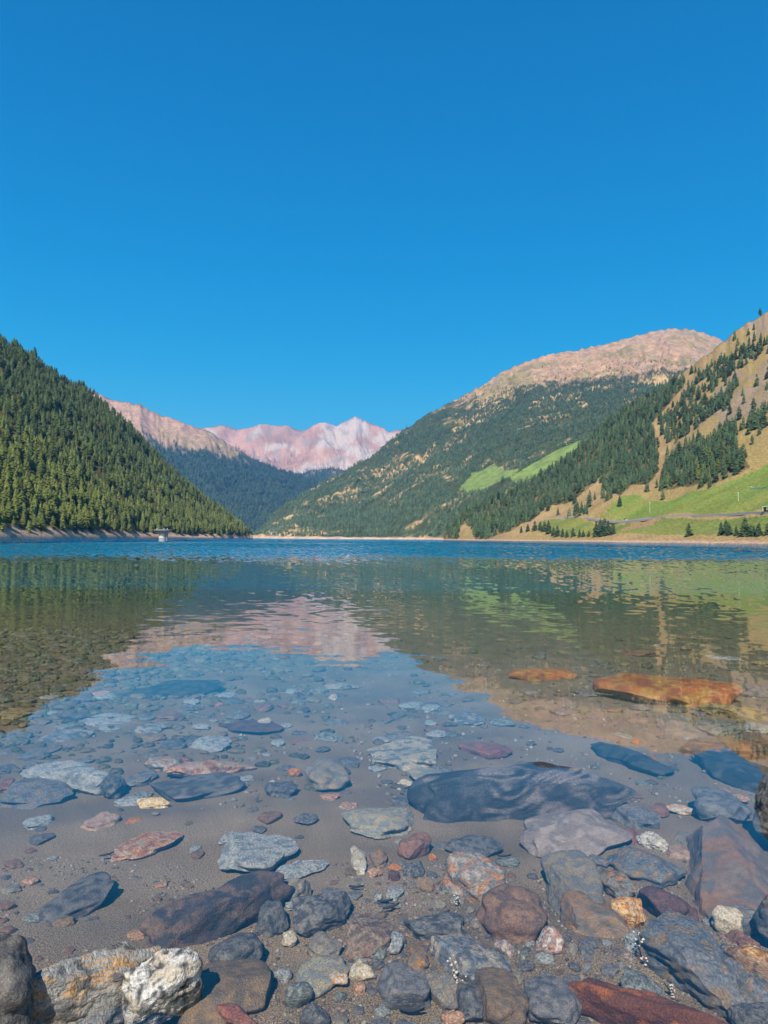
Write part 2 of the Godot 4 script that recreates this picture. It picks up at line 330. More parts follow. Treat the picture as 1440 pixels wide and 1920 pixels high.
func lake_bed() -> void:
	var angles := fan(300, 40, 0.62)
	var rows := 300
	var cols := angles.size()
	var points := PackedVector3Array()
	var colors := PackedColorArray()
	for r in rows:
		var d := 0.25 * pow(16000.0, float(r) / (rows - 1))
		for c in cols:
			var x := sin(angles[c]) * d
			var z := -cos(angles[c]) * d
			var y := bed_fine(x, z)
			points.append(Vector3(x, y, z))
			var depth := -bed(x, z)
			var n := broad.get_noise_2d(x * 0.9 + 40.0, z * 0.9)
			var n2 := broad.get_noise_2d(x * 4.0, z * 4.0 + 9.0)
			var col := Color(0.335, 0.265, 0.185) * (0.95 + 0.30 * n + 0.25 * n2)
			var drift := soft.get_noise_2d(x * 0.8 + 0.5 * z, z * 1.7 + 30.0)
			col = col.lerp(Color(0.41, 0.335, 0.245), smoothstep(0.2, 0.7, drift) * 0.6).lerp(Color(0.22, 0.19, 0.16), smoothstep(-0.1, -0.7, drift) * 0.6)
			# olive silt; deeper, green and teal paint in light absorbed and scattered by water
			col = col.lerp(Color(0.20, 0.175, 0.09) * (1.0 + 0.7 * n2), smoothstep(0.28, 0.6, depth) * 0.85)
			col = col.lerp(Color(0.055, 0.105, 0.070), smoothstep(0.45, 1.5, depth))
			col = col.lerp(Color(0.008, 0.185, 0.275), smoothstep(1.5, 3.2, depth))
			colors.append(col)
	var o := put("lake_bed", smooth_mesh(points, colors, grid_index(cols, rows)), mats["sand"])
	tag(o, "sandy grey-brown lake bed and shore under the clear water", "", "", "structure")

func wave_slope(x: float, z: float, d: float) -> Vector2:
	var s := Vector2.ZERO
	# slow swell of the calm shallows
	var waves := [[3.1, 0.25, 0.0016], [4.7, -0.5, 0.0013], [6.6, 0.1, 0.0016], [9.3, 0.6, 0.0012], [13.0, -0.2, 0.0012], [19.0, 0.35, 0.0010]]
	var bend := 1.3 * soft.get_noise_2d(x * 0.35, z * 0.35 + 50.0)
	var grow := 0.35 + 1.7 * smoothstep(3.2, 7.0, d)
	for w in waves:
		var k: float = w[0]
		if k * d > 130.0: continue
		var dir := Vector2(sin(w[1] + 0.35 * bend), cos(w[1] + 0.35 * bend))
		s += dir * (w[2] * grow * cos(k * dir.dot(Vector2(x, z)) + 3.0 * bend + k * 5.0))
	# small ripples, then wind-ruffled water far out
	var gust := 0.75 + 0.6 * soft.get_noise_2d(x * 0.03 + 3.0, z * 0.012)
	var rip := 0.0015 + 0.005 * smoothstep(4.0, 10.0, d) + 0.007 * smoothstep(6.0, 12.0, d) + 0.44 * smoothstep(22.0, 62.0, d + 10.0 * soft.get_noise_2d(x * 0.05, z * 0.05)) * gust
	var fine := 6.0 if d < 20.0 else 15.0
	var a := Vector2(soft.get_noise_2d(x * 2.3, z * 4.0), soft.get_noise_2d(x * 2.3 + 70.0, z * 4.0))
	var b := Vector2(soft.get_noise_2d(x * fine + 30.0, z * fine * 1.5), soft.get_noise_2d(x * fine, z * fine * 1.5 + 40.0))
	var far := smoothstep(20.0, 60.0, d)
	s += (a * Vector2(0.7, 1.3) * (1.0 - 0.45 * smoothstep(9.0, 16.0, d) - 0.3 * far) + b * Vector2(0.6, 1.0) * (1.0 + 0.4 * far)) * rip
	# the wind steepens the faces of the ripples that look to the shore
	s.y -= 0.7 * smoothstep(22.0, 50.0, d) * rip
	return s

func water_surface() -> void:
	var angles := fan(420, 24, 0.66)
	var reach := PackedFloat32Array()
	var at := 0.5
	while at < 3500.0:
		reach.append(at)
		at *= 1.008 if at > 1.2 and at < 12.0 else 1.021
	var rows := reach.size()
	var cols := angles.size()
	var points := PackedVector3Array()
	var normals := PackedVector3Array()
	for r in rows:
		var d := reach[r]
		for c in cols:
			var x := sin(angles[c]) * d
			var z := -cos(angles[c]) * d
			var s := wave_slope(x, z, d) if z < 0 else Vector2.ZERO
			points.append(Vector3(x, 0, z))
			normals.append(Vector3(-s.x, 1, -s.y).normalized())
	var o := put("lake_water", smooth_mesh(points, PackedColorArray(), grid_index(cols, rows), normals), mats["water"])
	tag(o, "clear calm lake water, teal far out and ruffled by wind", "", "", "structure")

# ------------------------------------------------------------------ hills
func knot(key: String, u: float) -> Array:
	var k: Array = ridge[key].knots
	var i := 0
	while i < k.size() - 2 and k[i + 1][0] < u: i += 1
	var t: float = (u - k[i][0]) / (k[i + 1][0] - k[i][0])
	var b: Vector3 = k[i][1].lerp(k[i + 1][1], t)
	var before: Vector3 = k[maxi(i - 1, 0)][2]
	var after: Vector3 = k[mini(i + 2, k.size() - 1)][2]
	var c: Vector3 = k[i][2].lerp(k[i + 1][2], t)
	return [b, c]

func on_ridge(key: String, u: float, v: float) -> Vector3:
	var s: Dictionary = ridge[key]
	var e := knot(key, u)
	var b: Vector3 = e[0]
	var c: Vector3 = e[1]
	var g: Vector2 = s.g
	var p := b.lerp(c, minf(v, 1.0))
	var w := clampf(v, 0.0, 1.0)
	p.y = c.y * (g.x * v + g.y * v * v) if v <= 1.0 else c.y
	var jag: float = s.jag
	var size: float = s.size
	if jag > 0.0: p.y += jag * pow(w, 6.0) * broad.get_noise_2d(u * s.jag_u, 3.0)
	var belly := 4.0 * w * (1.0 - w)
	var edge := smoothstep(0.0, 0.12, w)
	p.y += s.lump * edge * (0.35 + 0.65 * belly) * broad.get_noise_2d(p.x / size, p.z / size) * (1.0 if w < 1.0 else 0.35)
	if s.gully > 0.0:
		var n := 1.0 - absf(soft.get_noise_2d(u * s.gully_u + 1.5 * soft.get_noise_2d(u * s.gully_u * 0.5, v * 3.0), v * 1.2))
		p.y -= s.gully * n * n * n * edge * (0.25 + 0.75 * belly) * smoothstep(0.2, 0.7, w)
	if v > 1.0:
		var back := Vector3(c.x - b.x, 0, c.z - b.z).normalized()
		p += back * ((v - 1.0) * s.back)
		p.y -= (v - 1.0) * s.back * 0.6
	if v < 0.0:
		p = b.lerp(c, v * 0.25)
		p.y = v * 700.0
	return p

func inside(name_: String, u: float, v: float) -> bool:
	return Geometry2D.is_point_in_polygon(Vector2(u, v), area[name_])

func jitter(u: float, v: float, amount: float) -> Vector2:
	return Vector2(u + amount * 40.0 * soft.get_noise_2d(u * 0.09, v * 25.0), v + amount * 0.05 * soft.get_noise_2d(u * 0.09 + 20.0, v * 25.0))

# bare ground colour of a slope
func ground_color(key: String, u: float, v: float, p: Vector3) -> Color:
	var n := broad.get_noise_2d(p.x / 60.0, p.z / 60.0)
	var n2 := broad.get_noise_2d(p.x / 400.0 + 7.0, p.z / 400.0)
	var tan_grass := Color(0.46, 0.32, 0.165) * (1.0 + 0.35 * n)
	var beach := Color(0.66, 0.46, 0.34) * (1.0 + 0.3 * n)
	if p.y < -0.6: return Color(0.008, 0.185, 0.275)  # underwater foot painted the deep-bed teal, for light scattered in the water
	match key:
		"A":
			var c := Color(0.06, 0.065, 0.028).lerp(Color(0.2, 0.15, 0.08), clampf(n * 1.2, 0, 1))
			return beach.lerp(c, smoothstep(4.0, 6.0, p.y + 2.0 * n + 4.5 * broad.get_noise_2d(p.x / 16.0, p.z / 16.0)))
		"B", "L":
			var bare := Color(0.46, 0.295, 0.21).lerp(Color(0.32, 0.25, 0.14), clampf(0.3 + 1.2 * n2 - 0.001 * (p.y - 500.0), 0, 1)) * (1.0 + 0.4 * n)
			return Color(0.05, 0.075, 0.05).lerp(bare, smoothstep(480.0, 640.0, p.y + 160.0 * n2 + 60.0 * n))
		"C":
			var pink := Color(0.52, 0.30, 0.205) * (1.0 + 0.5 * n2)
			var pale := Color(0.62, 0.50, 0.42)
			var streak := broad.get_noise_2d(p.x / 420.0, p.y / 300.0)
			var c := pink.lerp(pale, smoothstep(0.08, 0.45, streak + 0.7 * exp(-pow((u - 655.0) / 45.0, 2)) * v))
			c = c.lerp(Color(0.36, 0.31, 0.28), smoothstep(0.15, 0.4, broad.get_noise_2d(p.x / 260.0 + 30.0, p.y / 160.0)) * 0.7)
			return c.lerp(Color(0.27, 0.25, 0.12), smoothstep(0.42, 0.18, v + 0.15 * n2))
		"D":
			var scree := Color(0.43, 0.285, 0.185).lerp(Color(0.30, 0.24, 0.12), smoothstep(-0.1, 0.35, n2)) * (1.0 + 0.5 * n)
			var run := 1.0 - absf(soft.get_noise_2d(u * 0.035 + 0.8 * soft.get_noise_2d(u * 0.02, v * 4.0), v * 1.1))
			scree = scree.lerp(Color(0.56, 0.34, 0.19), smoothstep(0.90, 0.97, run) * 0.8)
			scree = scree.lerp(Color(0.30, 0.26, 0.23), smoothstep(0.2, 0.4, broad.get_noise_2d(p.x / 90.0, p.z / 150.0)) * 0.6)
			var c := Color(0.07, 0.09, 0.045).lerp(tan_grass * 1.15, smoothstep(0.0, 0.4, n2 + 0.5 * n))
			c = c.lerp(scree, smoothstep(520.0, 620.0, p.y + 90.0 * n))
			var q := jitter(u, v, 0.05)
			if inside("upper_field", q.x, q.y) or inside("steep_field", q.x, q.y): c = Color(0.21, 0.29, 0.09) * (1.0 + 0.25 * n)
			return beach.lerp(c, smoothstep(2.5, 5.5, p.y + 2.5 * n))
		"E":
			var q := jitter(u, v, 0.10)
			var c := tan_grass.lerp(Color(0.40, 0.31, 0.12), clampf(0.4 + n2, 0, 1))
			if inside("meadow", q.x, q.y):
				c = Color(0.215, 0.30, 0.07).lerp(Color(0.31, 0.32, 0.085), clampf(0.25 + 1.3 * broad.get_noise_2d(p.x / 130.0, p.z / 45.0), 0, 1)) * (1.0 + 0.18 * n)
			elif inside("pasture", q.x, q.y):
				c = Color(0.29, 0.30, 0.085).lerp(Color(0.21, 0.265, 0.075), clampf(0.5 + 1.6 * broad.get_noise_2d(p.x / 90.0, p.z / 60.0), 0, 1)) * (1.0 + 0.2 * n)
				if inside("bare_patch", q.x, q.y): c = Color(0.42, 0.28, 0.15)
			elif inside("forest_a", u, v) or inside("forest_c", u, v): c = Color(0.12, 0.11, 0.05).lerp(tan_grass, clampf(0.3 + n, 0, 1) * 0.7)
			if p.y > 120.0 and n2 + n * 0.5 > 0.25: c = c.lerp(Color(0.36, 0.27, 0.22), 0.7)
			return beach.lerp(c, smoothstep(0.5, 1.9, p.y + 1.2 * n))
	return Color.WHITE

func hill(key: String, called: String, label: String, u0: float, u1: float, nu: int, nv: int, material: String) -> void:
	var points := PackedVector3Array()
	var colors := PackedColorArray()
	var rows := nv + 8
	for r in rows:
		var v: float = -0.04 + 1.04 * r / (nv - 1) if r < nv else 1.0 + 0.12 * (r - nv + 1)
		for c in nu:
			var u := lerpf(u0, u1, float(c) / (nu - 1))
			var p := on_ridge(key, u, v)
			points.append(p)
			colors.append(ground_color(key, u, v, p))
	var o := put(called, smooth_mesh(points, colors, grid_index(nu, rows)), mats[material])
	tag(o, label, "", "", "structure")

func hills() -> void:
	for a in [["A", 8.0, 0.03, 20.0, 60.0, 6.0, 0.02, 300.0], ["B", 12.0, 0.06, 110.0, 420.0, 30.0, 0.035, 900.0], ["L", 10.0, 0.03, 60.0, 600.0, 40.0, 0.03, 900.0], ["C", 5.0, 0.12, 380.0, 900.0, 60.0, 0.03, 1500.0], ["D", 10.0, 0.08, 26.0, 300.0, 26.0, 0.022, 800.0], ["E", 6.0, 0.03, 12.0, 190.0, 0.0, 0.02, 300.0]]:
		ridge[a[0]].merge({"jag": a[1], "jag_u": a[2], "lump": a[3], "size": a[4], "gully": a[5], "gully_u": a[6], "back": a[7]})
	hill("A", "left_hillside", "steep dark forested hillside falling to the left shore", -480, 475, 200, 90, "slope")
	hill("B", "left_mountain", "tan alpine ridge with bluish forest below, behind the left hillside", 125, 700, 220, 90, "rocky")
	hill("L", "valley_hill", "low bluish forested hill at the far end of the valley", 445, 795, 60, 20, "rocky")
	hill("C", "far_mountain", "far pinkish rocky peaks closing the valley", 245, 825, 300, 80, "rocky")
	hill("D", "middle_mountain", "large forested mountain with a bare tan summit right of centre", 445, 1495, 340, 170, "rocky")
	hill("E", "right_hillside", "right hillside with green meadows, tan grass and patches of forest", 832, 1690, 330, 200, "slope")

# ------------------------------------------------------------------ trees
func conifer(seed_: int, tiers: int, fronds: int, spread: float, droop: float, airy: float, short: float, rounded := false) -> Array:
	# [trunk, crown] of a tree one metre tall
	var r := RandomNumberGenerator.new()
	r.seed = seed_
	var trunk := CylinderMesh.new()
	trunk.height = 0.9
	trunk.bottom_radius = 0.018
	trunk.top_radius = 0.003
	trunk.radial_segments = 6
	trunk.rings = 1
	var points := PackedVector3Array()
	var normals := PackedVector3Array()
	var colors := PackedColorArray()
	var index := PackedInt32Array()
	for t in tiers:
		var f := float(t) / (tiers - 1)
		var y := lerpf(short, 0.985, pow(f, 0.9))
		var reach := spread * ((pow(1.0 - f, 0.62) if not rounded else sqrt(maxf(0.0, 1.0 - pow(absf(f - 0.3) / 0.72, 2.2)))) * 0.95 + 0.05) * (0.75 + 0.25 * minf(1.0, (f + 0.06) * 6.0))
		var n := maxi(3, int(round(fronds * (0.45 + 0.55 * (1.0 - f)))))
		var turn := r.randf() * TAU
		for k in n:
			if r.randf() < airy: continue
			var a := turn + TAU * (k + r.randf_range(-0.3, 0.3)) / n
			var l := reach * r.randf_range(0.55, 1.2)
			var dir := Vector3(cos(a), 0, sin(a))
			var side := Vector3(-sin(a), 0, cos(a))
			var y0 := y + r.randf_range(-0.012, 0.012)
			var root := Vector3(0, y0 + 0.01, 0)
			var tip := dir * l + Vector3(0, y0 - droop * l, 0)
			var mid := dir * (l * 0.55) + Vector3(0, y0 - droop * l * 0.3 + 0.012, 0)
			var wide := l * r.randf_range(0.28, 0.42) + 0.012
			var first := points.size()
			var shade := r.randf_range(0.75, 1.25)
			for p in [root, mid + side * wide - Vector3(0, 0.035 + droop * 0.05, 0), tip, mid - side * wide - Vector3(0, 0.035 + droop * 0.05, 0), mid + Vector3(0, 0.015, 0)]:
				points.append(p)
				var out := Vector3(p.x, 0, p.z)
				normals.append((out.normalized() * 0.75 + Vector3(0, 0.65, 0) + 0.25 * Vector3(r.randf() - 0.5, r.randf() - 0.5, r.randf() - 0.5)).normalized())
				colors.append(Color(shade, shade, shade * 0.95))
			for q in [[0, 4, 1], [1, 4, 2], [2, 4, 3], [3, 4, 0]]:
				for m in q: index.append(first + m)
	return [trunk, smooth_mesh(points, colors, index, normals)]

func visible_u(p: Vector3) -> bool:
	return p.z < -10.0 and absf(p.x / p.z) < 0.54

func forests() -> Dictionary:
	var kinds := [conifer(5, 14, 9, 0.25, 0.45, 0.10, 0.06), conifer(6, 12, 9, 0.29, 0.30, 0.14, 0.08), conifer(7, 16, 9, 0.21, 0.5, 0.08, 0.05), conifer(8, 13, 8, 0.23, 0.15, 0.22, 0.12, true)]
	var far_kind := conifer(9, 7, 6, 0.40, 0.35, 0.0, 0.02)
	var spots := []     # [distance over height, place, height, turn, tint, kind, slope]
	var plan := {"A": 0.042, "E": 0.030, "D": 0.021, "B": 0.0045, "L": 0.003}
	for key in plan:
		var k: Array = ridge[key].knots
		var u0: float = maxf(k[0][0], -60.0)
		var u1: float = minf(k[-1][0] - 2.0, 1500.0)
		var du := 8.0
		var dv := 0.02
		var u := u0
		while u < u1:
			var v := 0.0
			while v < 1.02:
				var a := on_ridge(key, u, v)
				var b := on_ridge(key, minf(u + du, u1), v)
				var c := on_ridge(key, u, v + dv)
				var size := (Vector2(b.x - a.x, b.z - a.z)).cross(Vector2(c.x - a.x, c.z - a.z))
				var want: float = absf(size) * plan[key]
				var n := int(want) + (1 if rng.randf() < want - int(want) else 0)
				for i in n:
					var uu := u + rng.randf() * du
					var vv := v + rng.randf() * dv
					if uu > u1: continue
					var p := on_ridge(key, uu, minf(vv, 1.0))
					var d := tree_density(key, uu, vv, p)
					if rng.randf() > d: continue
					var h := 1.0
					var tint := Color.WHITE
					var kind := rng.randi() % 4
					var patch := broad.get_noise_2d(p.x / 70.0 + 5.0, p.z / 70.0)
					match key:
						"A":
							h = (rng.randf_range(6, 12) if rng.randf() < 0.5 else rng.randf_range(10.5, 16)) * (0.95 + 0.25 * patch) * (0.8 if vv > 0.93 else 1.0)
							var larch := smoothstep(150.0, 20.0, p.y + 130.0 * patch) * 0.8
							tint = Color(0.074, 0.106, 0.043).lerp(Color(0.16, 0.185, 0.05), larch * rng.randf_range(0.4, 1.0))
							if rng.randf() < larch * 0.6: kind = 3
						"E":
							h = rng.randf_range(8, 14.5)
							tint = Color(0.055, 0.095, 0.055).lerp(Color(0.10, 0.135, 0.06), rng.randf() * 0.7)
						"D":
							h = rng.randf_range(7.5, 12.5) * (0.75 if p.y > 480.0 else 1.0)
							tint = Color(0.072, 0.125, 0.085).lerp(Color(0.125, 0.165, 0.085), rng.randf() * 0.7 + 0.3 * patch)
							kind = 4
						_:
							h = rng.randf_range(16, 26)
							tint = Color(0.055, 0.095, 0.075)
							kind = 4
					tint = tint * rng.randf_range(0.85, 1.6)
					spots.append([p.length() / h, p, h, rng.randf() * TAU, tint, kind, key])
				v += dv
			u += du
	spots.sort_custom(func(a, b): return a[0] < b[0])
	# the nearest trees stand singly, the rest of each wood is one mass
	var singles := 0
	var rest := {}
	var protos := {}
	for s in spots:
		if singles < 255 and visible_u(s[1]) and (s[6] == "A" or s[6] == "E"):
			singles += 1
			var pale: bool = s[4].r > 0.095
			var key: String = "%s%d%s" % [s[6], s[5], "p" if pale else "d"]
			var o: Node3D
			if not protos.has(key):
				o = tree(kinds[s[5]], Color(0.165, 0.20, 0.055) if pale else Color(0.078, 0.118, 0.05))
				protos[key] = o
			else:
				o = protos[key].duplicate()
				o.name = numbered("conifer_tree")
				add_child(o, true)
			o.position = s[1]
			o.rotation.y = s[3]
			o.scale = Vector3.ONE * s[2]
			if s[6] == "A":
				if pale: tag(o, "light yellow-green conifer in the wood right above the left shore", "tree", "light conifers of the left shore")
				else: tag(o, "dark green conifer in the wood right above the left shore", "tree", "dark conifers of the left shore")
			else: tag(o, "dark conifer in the wood on the right hillside above the meadow", "tree", "conifers of the right hillside")
			continue
		var k2: String = "%s%d" % [s[6], s[5]]
		if not rest.has(k2): rest[k2] = []
		rest[k2].append(s)
	var names := {"A": "conifer wood covering the left hillside", "B": "distant bluish forest on the left mountain", "L": "distant forest at the end of the valley", "D": "conifer forest on the middle mountain", "E": "conifer wood on the right hillside above the meadows"}
	for k2 in rest:
		var list: Array = rest[k2]
		var mm := MultiMesh.new()
		mm.transform_format = MultiMesh.TRANSFORM_3D
		mm.use_colors = true
		mm.mesh = far_kind[1] if list[0][5] == 4 else kinds[list[0][5]][1]
		mm.instance_count = list.size()
		for i in list.size():
			var s: Array = list[i]
			var b := Basis(Vector3.UP, s[3]).scaled(Vector3(s[2], s[2], s[2]) * Vector3(rng.randf_range(0.85, 1.2), 1, rng.randf_range(0.85, 1.2)))
			mm.set_instance_transform(i, Transform3D(b, s[1]))
			mm.set_instance_color(i, s[4])
		var o := MultiMeshInstance3D.new()
		o.name = numbered("forest")
		o.multimesh = mm
		o.material_override = mats["needles"]
		add_child(o, true)
		tag(o, names[list[0][6]], "", "", "stuff")
	return {"kinds": kinds}

func tree_density(key: String, u: float, v: float, p: Vector3) -> float:
	var n := broad.get_noise_2d(p.x / 90.0 + 11.0, p.z / 90.0)
	match key:
		"A":
			return (1.0 if broad.get_noise_2d(p.x / 28.0, p.z / 28.0) > -0.34 else 0.2) if p.y > 5.0 - 2.0 * n - 4.5 * broad.get_noise_2d(p.x / 16.0, p.z / 16.0) else 0.0
		"B":
			var n2 := broad.get_noise_2d(p.x / 400.0 + 7.0, p.z / 400.0)
			return smoothstep(640.0, 480.0, p.y + 160.0 * n2 + 60.0 * n)
		"L": return 1.0
		"D":
			if p.y < 5.0 + 4.0 * n: return 0.0
			var q := jitter(u, v, 0.05)
			if inside("upper_field", q.x, q.y) or inside("steep_field", q.x, q.y): return 0.0
			var n2 := broad.get_noise_2d(u * 0.018 + v * 3.0, v * 4.0)
			var n3 := broad.get_noise_2d(p.x / 110.0, p.z / 110.0)
			var high := smoothstep(600.0, 500.0, p.y + 90.0 * n)
			var left_edge := smoothstep(0.62, 0.95, v) * smoothstep(980.0, 820.0, u)
			var open := smoothstep(0.16, 0.38, n2 + 0.6 * n3 + 0.36 * left_edge)
			return maxf(high * (1.0 - 0.92 * open), 0.05 * smoothstep(760.0, 600.0, p.y))
		"E":
			if inside("meadow", u, v) or inside("pasture", u, v) or p.y < 2.2: return 0.0
			if inside("gully", u, v): return 0.02
			if inside("forest_a", u, v): return 1.0 if n > -0.42 else 0.25
			if inside("forest_b", u, v): return 0.75 if n > -0.18 else 0.1
			if inside("forest_c", u, v): return 0.9 if n > -0.30 else 0.15
			if inside("forest_d", u, v): return 0.7 if n > -0.1 else 0.1
			if v > 0.3: return 0.10 if n > 0.05 else 0.015
			return 0.0
	return 0.0

func tree(kind: Array, color: Color) -> Node3D:
	var o := thing("conifer_tree", Vector3.ZERO)
	var t := put("trunk", kind[0], flat_material("bark_brown", Color(0.09, 0.065, 0.045), 0.95), o)
	t.position.y = 0.44
	var key := "needles_%d" % int(color.r * 10000.0)
	if not mats.has(key):
		var m: StandardMaterial3D = mats["needles"].duplicate()
		m.albedo_color = color.linear_to_srgb()
		m.resource_name = key
		mats[key] = m
	put("crown", kind[1], mats[key], o)
	return o

# ------------------------------------------------------------------ things on the far shores
func ribbon(line: PackedVector3Array, half: float, lift: float) -> ArrayMesh:
	var rows := []
	for i in line.size():
		var a := line[maxi(i - 1, 0)]
		var b := line[mini(i + 1, line.size() - 1)]
		var side := Vector3(-(b.z - a.z), 0, b.x - a.x).normalized() * half
		var top := Vector3(0, lift, 0)
		var foot := Vector3(0, lift - 1.7, 0)
		rows.append([line[i] - side + foot, line[i] - side + top, line[i] + side + top, line[i] + side + foot])
	var points := PackedVector3Array()
	var index := PackedInt32Array()
	for k in 3:
		for i in rows.size() - 1:
			var n := points.size()
			points.append_array([rows[i][k], rows[i][k + 1], rows[i + 1][k], rows[i + 1][k + 1]])
			index.append_array([n, n + 1, n + 2, n + 1, n + 3, n + 2])
	return smooth_mesh(points, PackedColorArray(), index)

func road_points() -> PackedVector3Array:
	var line := PackedVector3Array()
	for i in road_line.size() - 1:
		for k in 6:
			var q: Vector2 = road_line[i].lerp(road_line[i + 1], k / 6.0)
			line.append(on_ridge("E", q.x, q.y))
	# even out the height so that the road runs level along the slope
	for pass_ in 14:
		for i in range(1, line.size() - 1): line[i].y = (line[i - 1].y + line[i].y + line[i + 1].y) / 3.0
	return line

func box(size: Vector3) -> BoxMesh:
	var b := BoxMesh.new()
	b.size = size
	return b

func road() -> void:
	var line := road_points()
	var o := put("road", ribbon(line, 2.2, 0.5), flat_material("asphalt", Color(0.42, 0.38, 0.35), 0.9))
	tag(o, "narrow grey road running along the foot of the right meadow", "", "", "structure")
	# low pale wall along the lake side of the road
	var wall := PackedVector3Array()
	for p in line.slice(4, 34): wall.append(p + Vector3(-1.6, 0.9, 2.6))
	o = put("roadside_wall", ribbon(wall, 0.3, 0.5), flat_material("pale_concrete", Color(0.55, 0.48, 0.42)))
	tag(o, "low pale stone wall along the lake side of the road", "wall")
	# a gallery of dark openings where the road leaves the picture
	var at := line[line.size() - 6]
	var g := thing("road_gallery", at + Vector3(0, 0.6, 0), 0.9)
	var roof := put("roof", box(Vector3(8, 0.5, 5)), flat_material("gallery_concrete", Color(0.33, 0.31, 0.29)), g)
	roof.position = Vector3(0, 2.85, 0)
	var back := put("back_wall", box(Vector3(8, 2.6, 0.5)), mats["gallery_concrete"], g)
	back.position = Vector3(0, 1.3, -2.2)
	for i in 5:
		var post := put("pillar", box(Vector3(0.5, 2.6, 0.5)), mats["gallery_concrete"], g)
		post.position = Vector3(-3.6 + 1.8 * i, 1.3, 2.1)
	tag(g, "small concrete road gallery with dark openings at the right end of the road", "road gallery")
	# a white car on the road
	var c := line[26]
	var dir := (line[27] - line[25]).normalized()
	var car := thing("parked_car", c + Vector3(0, 0.85, 0), atan2(-dir.z, dir.x))
	var white := flat_material("white_paint", Color(0.75, 0.75, 0.75), 0.35)
	var body := put("body", box(Vector3(4.3, 0.75, 1.75)), white, car)
	body.position.y = 0.68
	var cabin := PrismMesh.new()
	cabin.size = Vector3(3.0, 1.2, 1.6)
	var cab := put("cabin", cabin, flat_material("dark_glass", Color(0.04, 0.05, 0.06), 0.15), car)
	cab.position = Vector3(-0.2, 1.55, 0)
	for x in [-1.35, 1.35]:
		for z in [-0.8, 0.8]:
			var wheel := CylinderMesh.new()
			wheel.height = 0.22
			wheel.top_radius = 0.33
			wheel.bottom_radius = 0.33
			wheel.radial_segments = 14
			var w := put("wheel", wheel, flat_material("tyre", Color(0.02, 0.02, 0.02), 0.9), car)
			w.position = Vector3(x, 0.33, z)
			w.rotation.x = PI / 2
	tag(car, "white car on the road below the green meadow", "car")

func lathe(profile: PackedVector2Array, sides := 28) -> ArrayMesh:
	var points := PackedVector3Array()
	for p in profile:
		for k in sides + 1:
			var a := TAU * k / sides
			points.append(Vector3(cos(a) * p.x, p.y, sin(a) * p.x))
	return smooth_mesh(points, PackedColorArray(), grid_index(sides + 1, profile.size(), false))

func spillway(at: Vector3) -> void:
	var t := thing("spillway_tower", at)
	var dark := flat_material("weathered_concrete", Color(0.17, 0.185, 0.19), 0.9)
	put("bowl", lathe(PackedVector2Array([Vector2(3.6, 4.4), Vector2(4.2, 5.4), Vector2(6.0, 6.8), Vector2(8.8, 7.6), Vector2(9.3, 7.6), Vector2(9.3, 9.0), Vector2(8.7, 9.0), Vector2(5.0, 7.9), Vector2(3.0, 5.0)])), dark, t)
	var shaft := put("shaft", lathe(PackedVector2Array([Vector2(3.6, -6.0), Vector2(3.6, 3.2), Vector2(3.9, 4.2), Vector2(3.4, 5.0), Vector2(0.0, 5.1)])), flat_material("white_concrete", Color(0.50, 0.47, 0.44)), t)
	shaft.position.x = -0.4
	var pier := put("pier", box(Vector3(1.8, 9.0, 2.4)), dark, t)
	pier.position = Vector3(4.6, 1.4, 0.6)
	for x in [-5.2, 2.2, 5.8]:
		var knob := put("railing_post", box(Vector3(0.7, 1.3, 0.7)), flat_material("pale_concrete", Color(0.55, 0.48, 0.42)), t)
		knob.position = Vector3(x, 9.5, 3.2)
	tag(t, "funnel-shaped concrete spillway tower with a white shaft by the left shore", "spillway")

func hut(at: Vector3, wide: float, tall: float, label: String) -> void:
	var h := thing("cabin" if wide < 8.0 else "lake_house", at + Vector3(0, -0.5, 0))
	var wall := put("wall", box(Vector3(wide, tall, wide * 0.6)), flat_material("cream_plaster", Color(0.55, 0.52, 0.47)), h)
	wall.position.y = tall * 0.5
	var prism := PrismMesh.new()
	prism.size = Vector3(wide * 0.75, tall * 0.4, wide * 1.1)
	var roof := put("roof", prism, flat_material("grey_roof", Color(0.30, 0.28, 0.27)), h)
	roof.position.y = tall * 1.2
	roof.rotation.y = PI / 2
	for i in 3:
		var win := put("window", box(Vector3(wide * 0.12, tall * 0.25, 0.1)), mats["dark_glass"], h)
		win.position = Vector3((i - 1) * wide * 0.28, tall * 0.55, wide * 0.3 + 0.04)
	tag(h, label, "building")

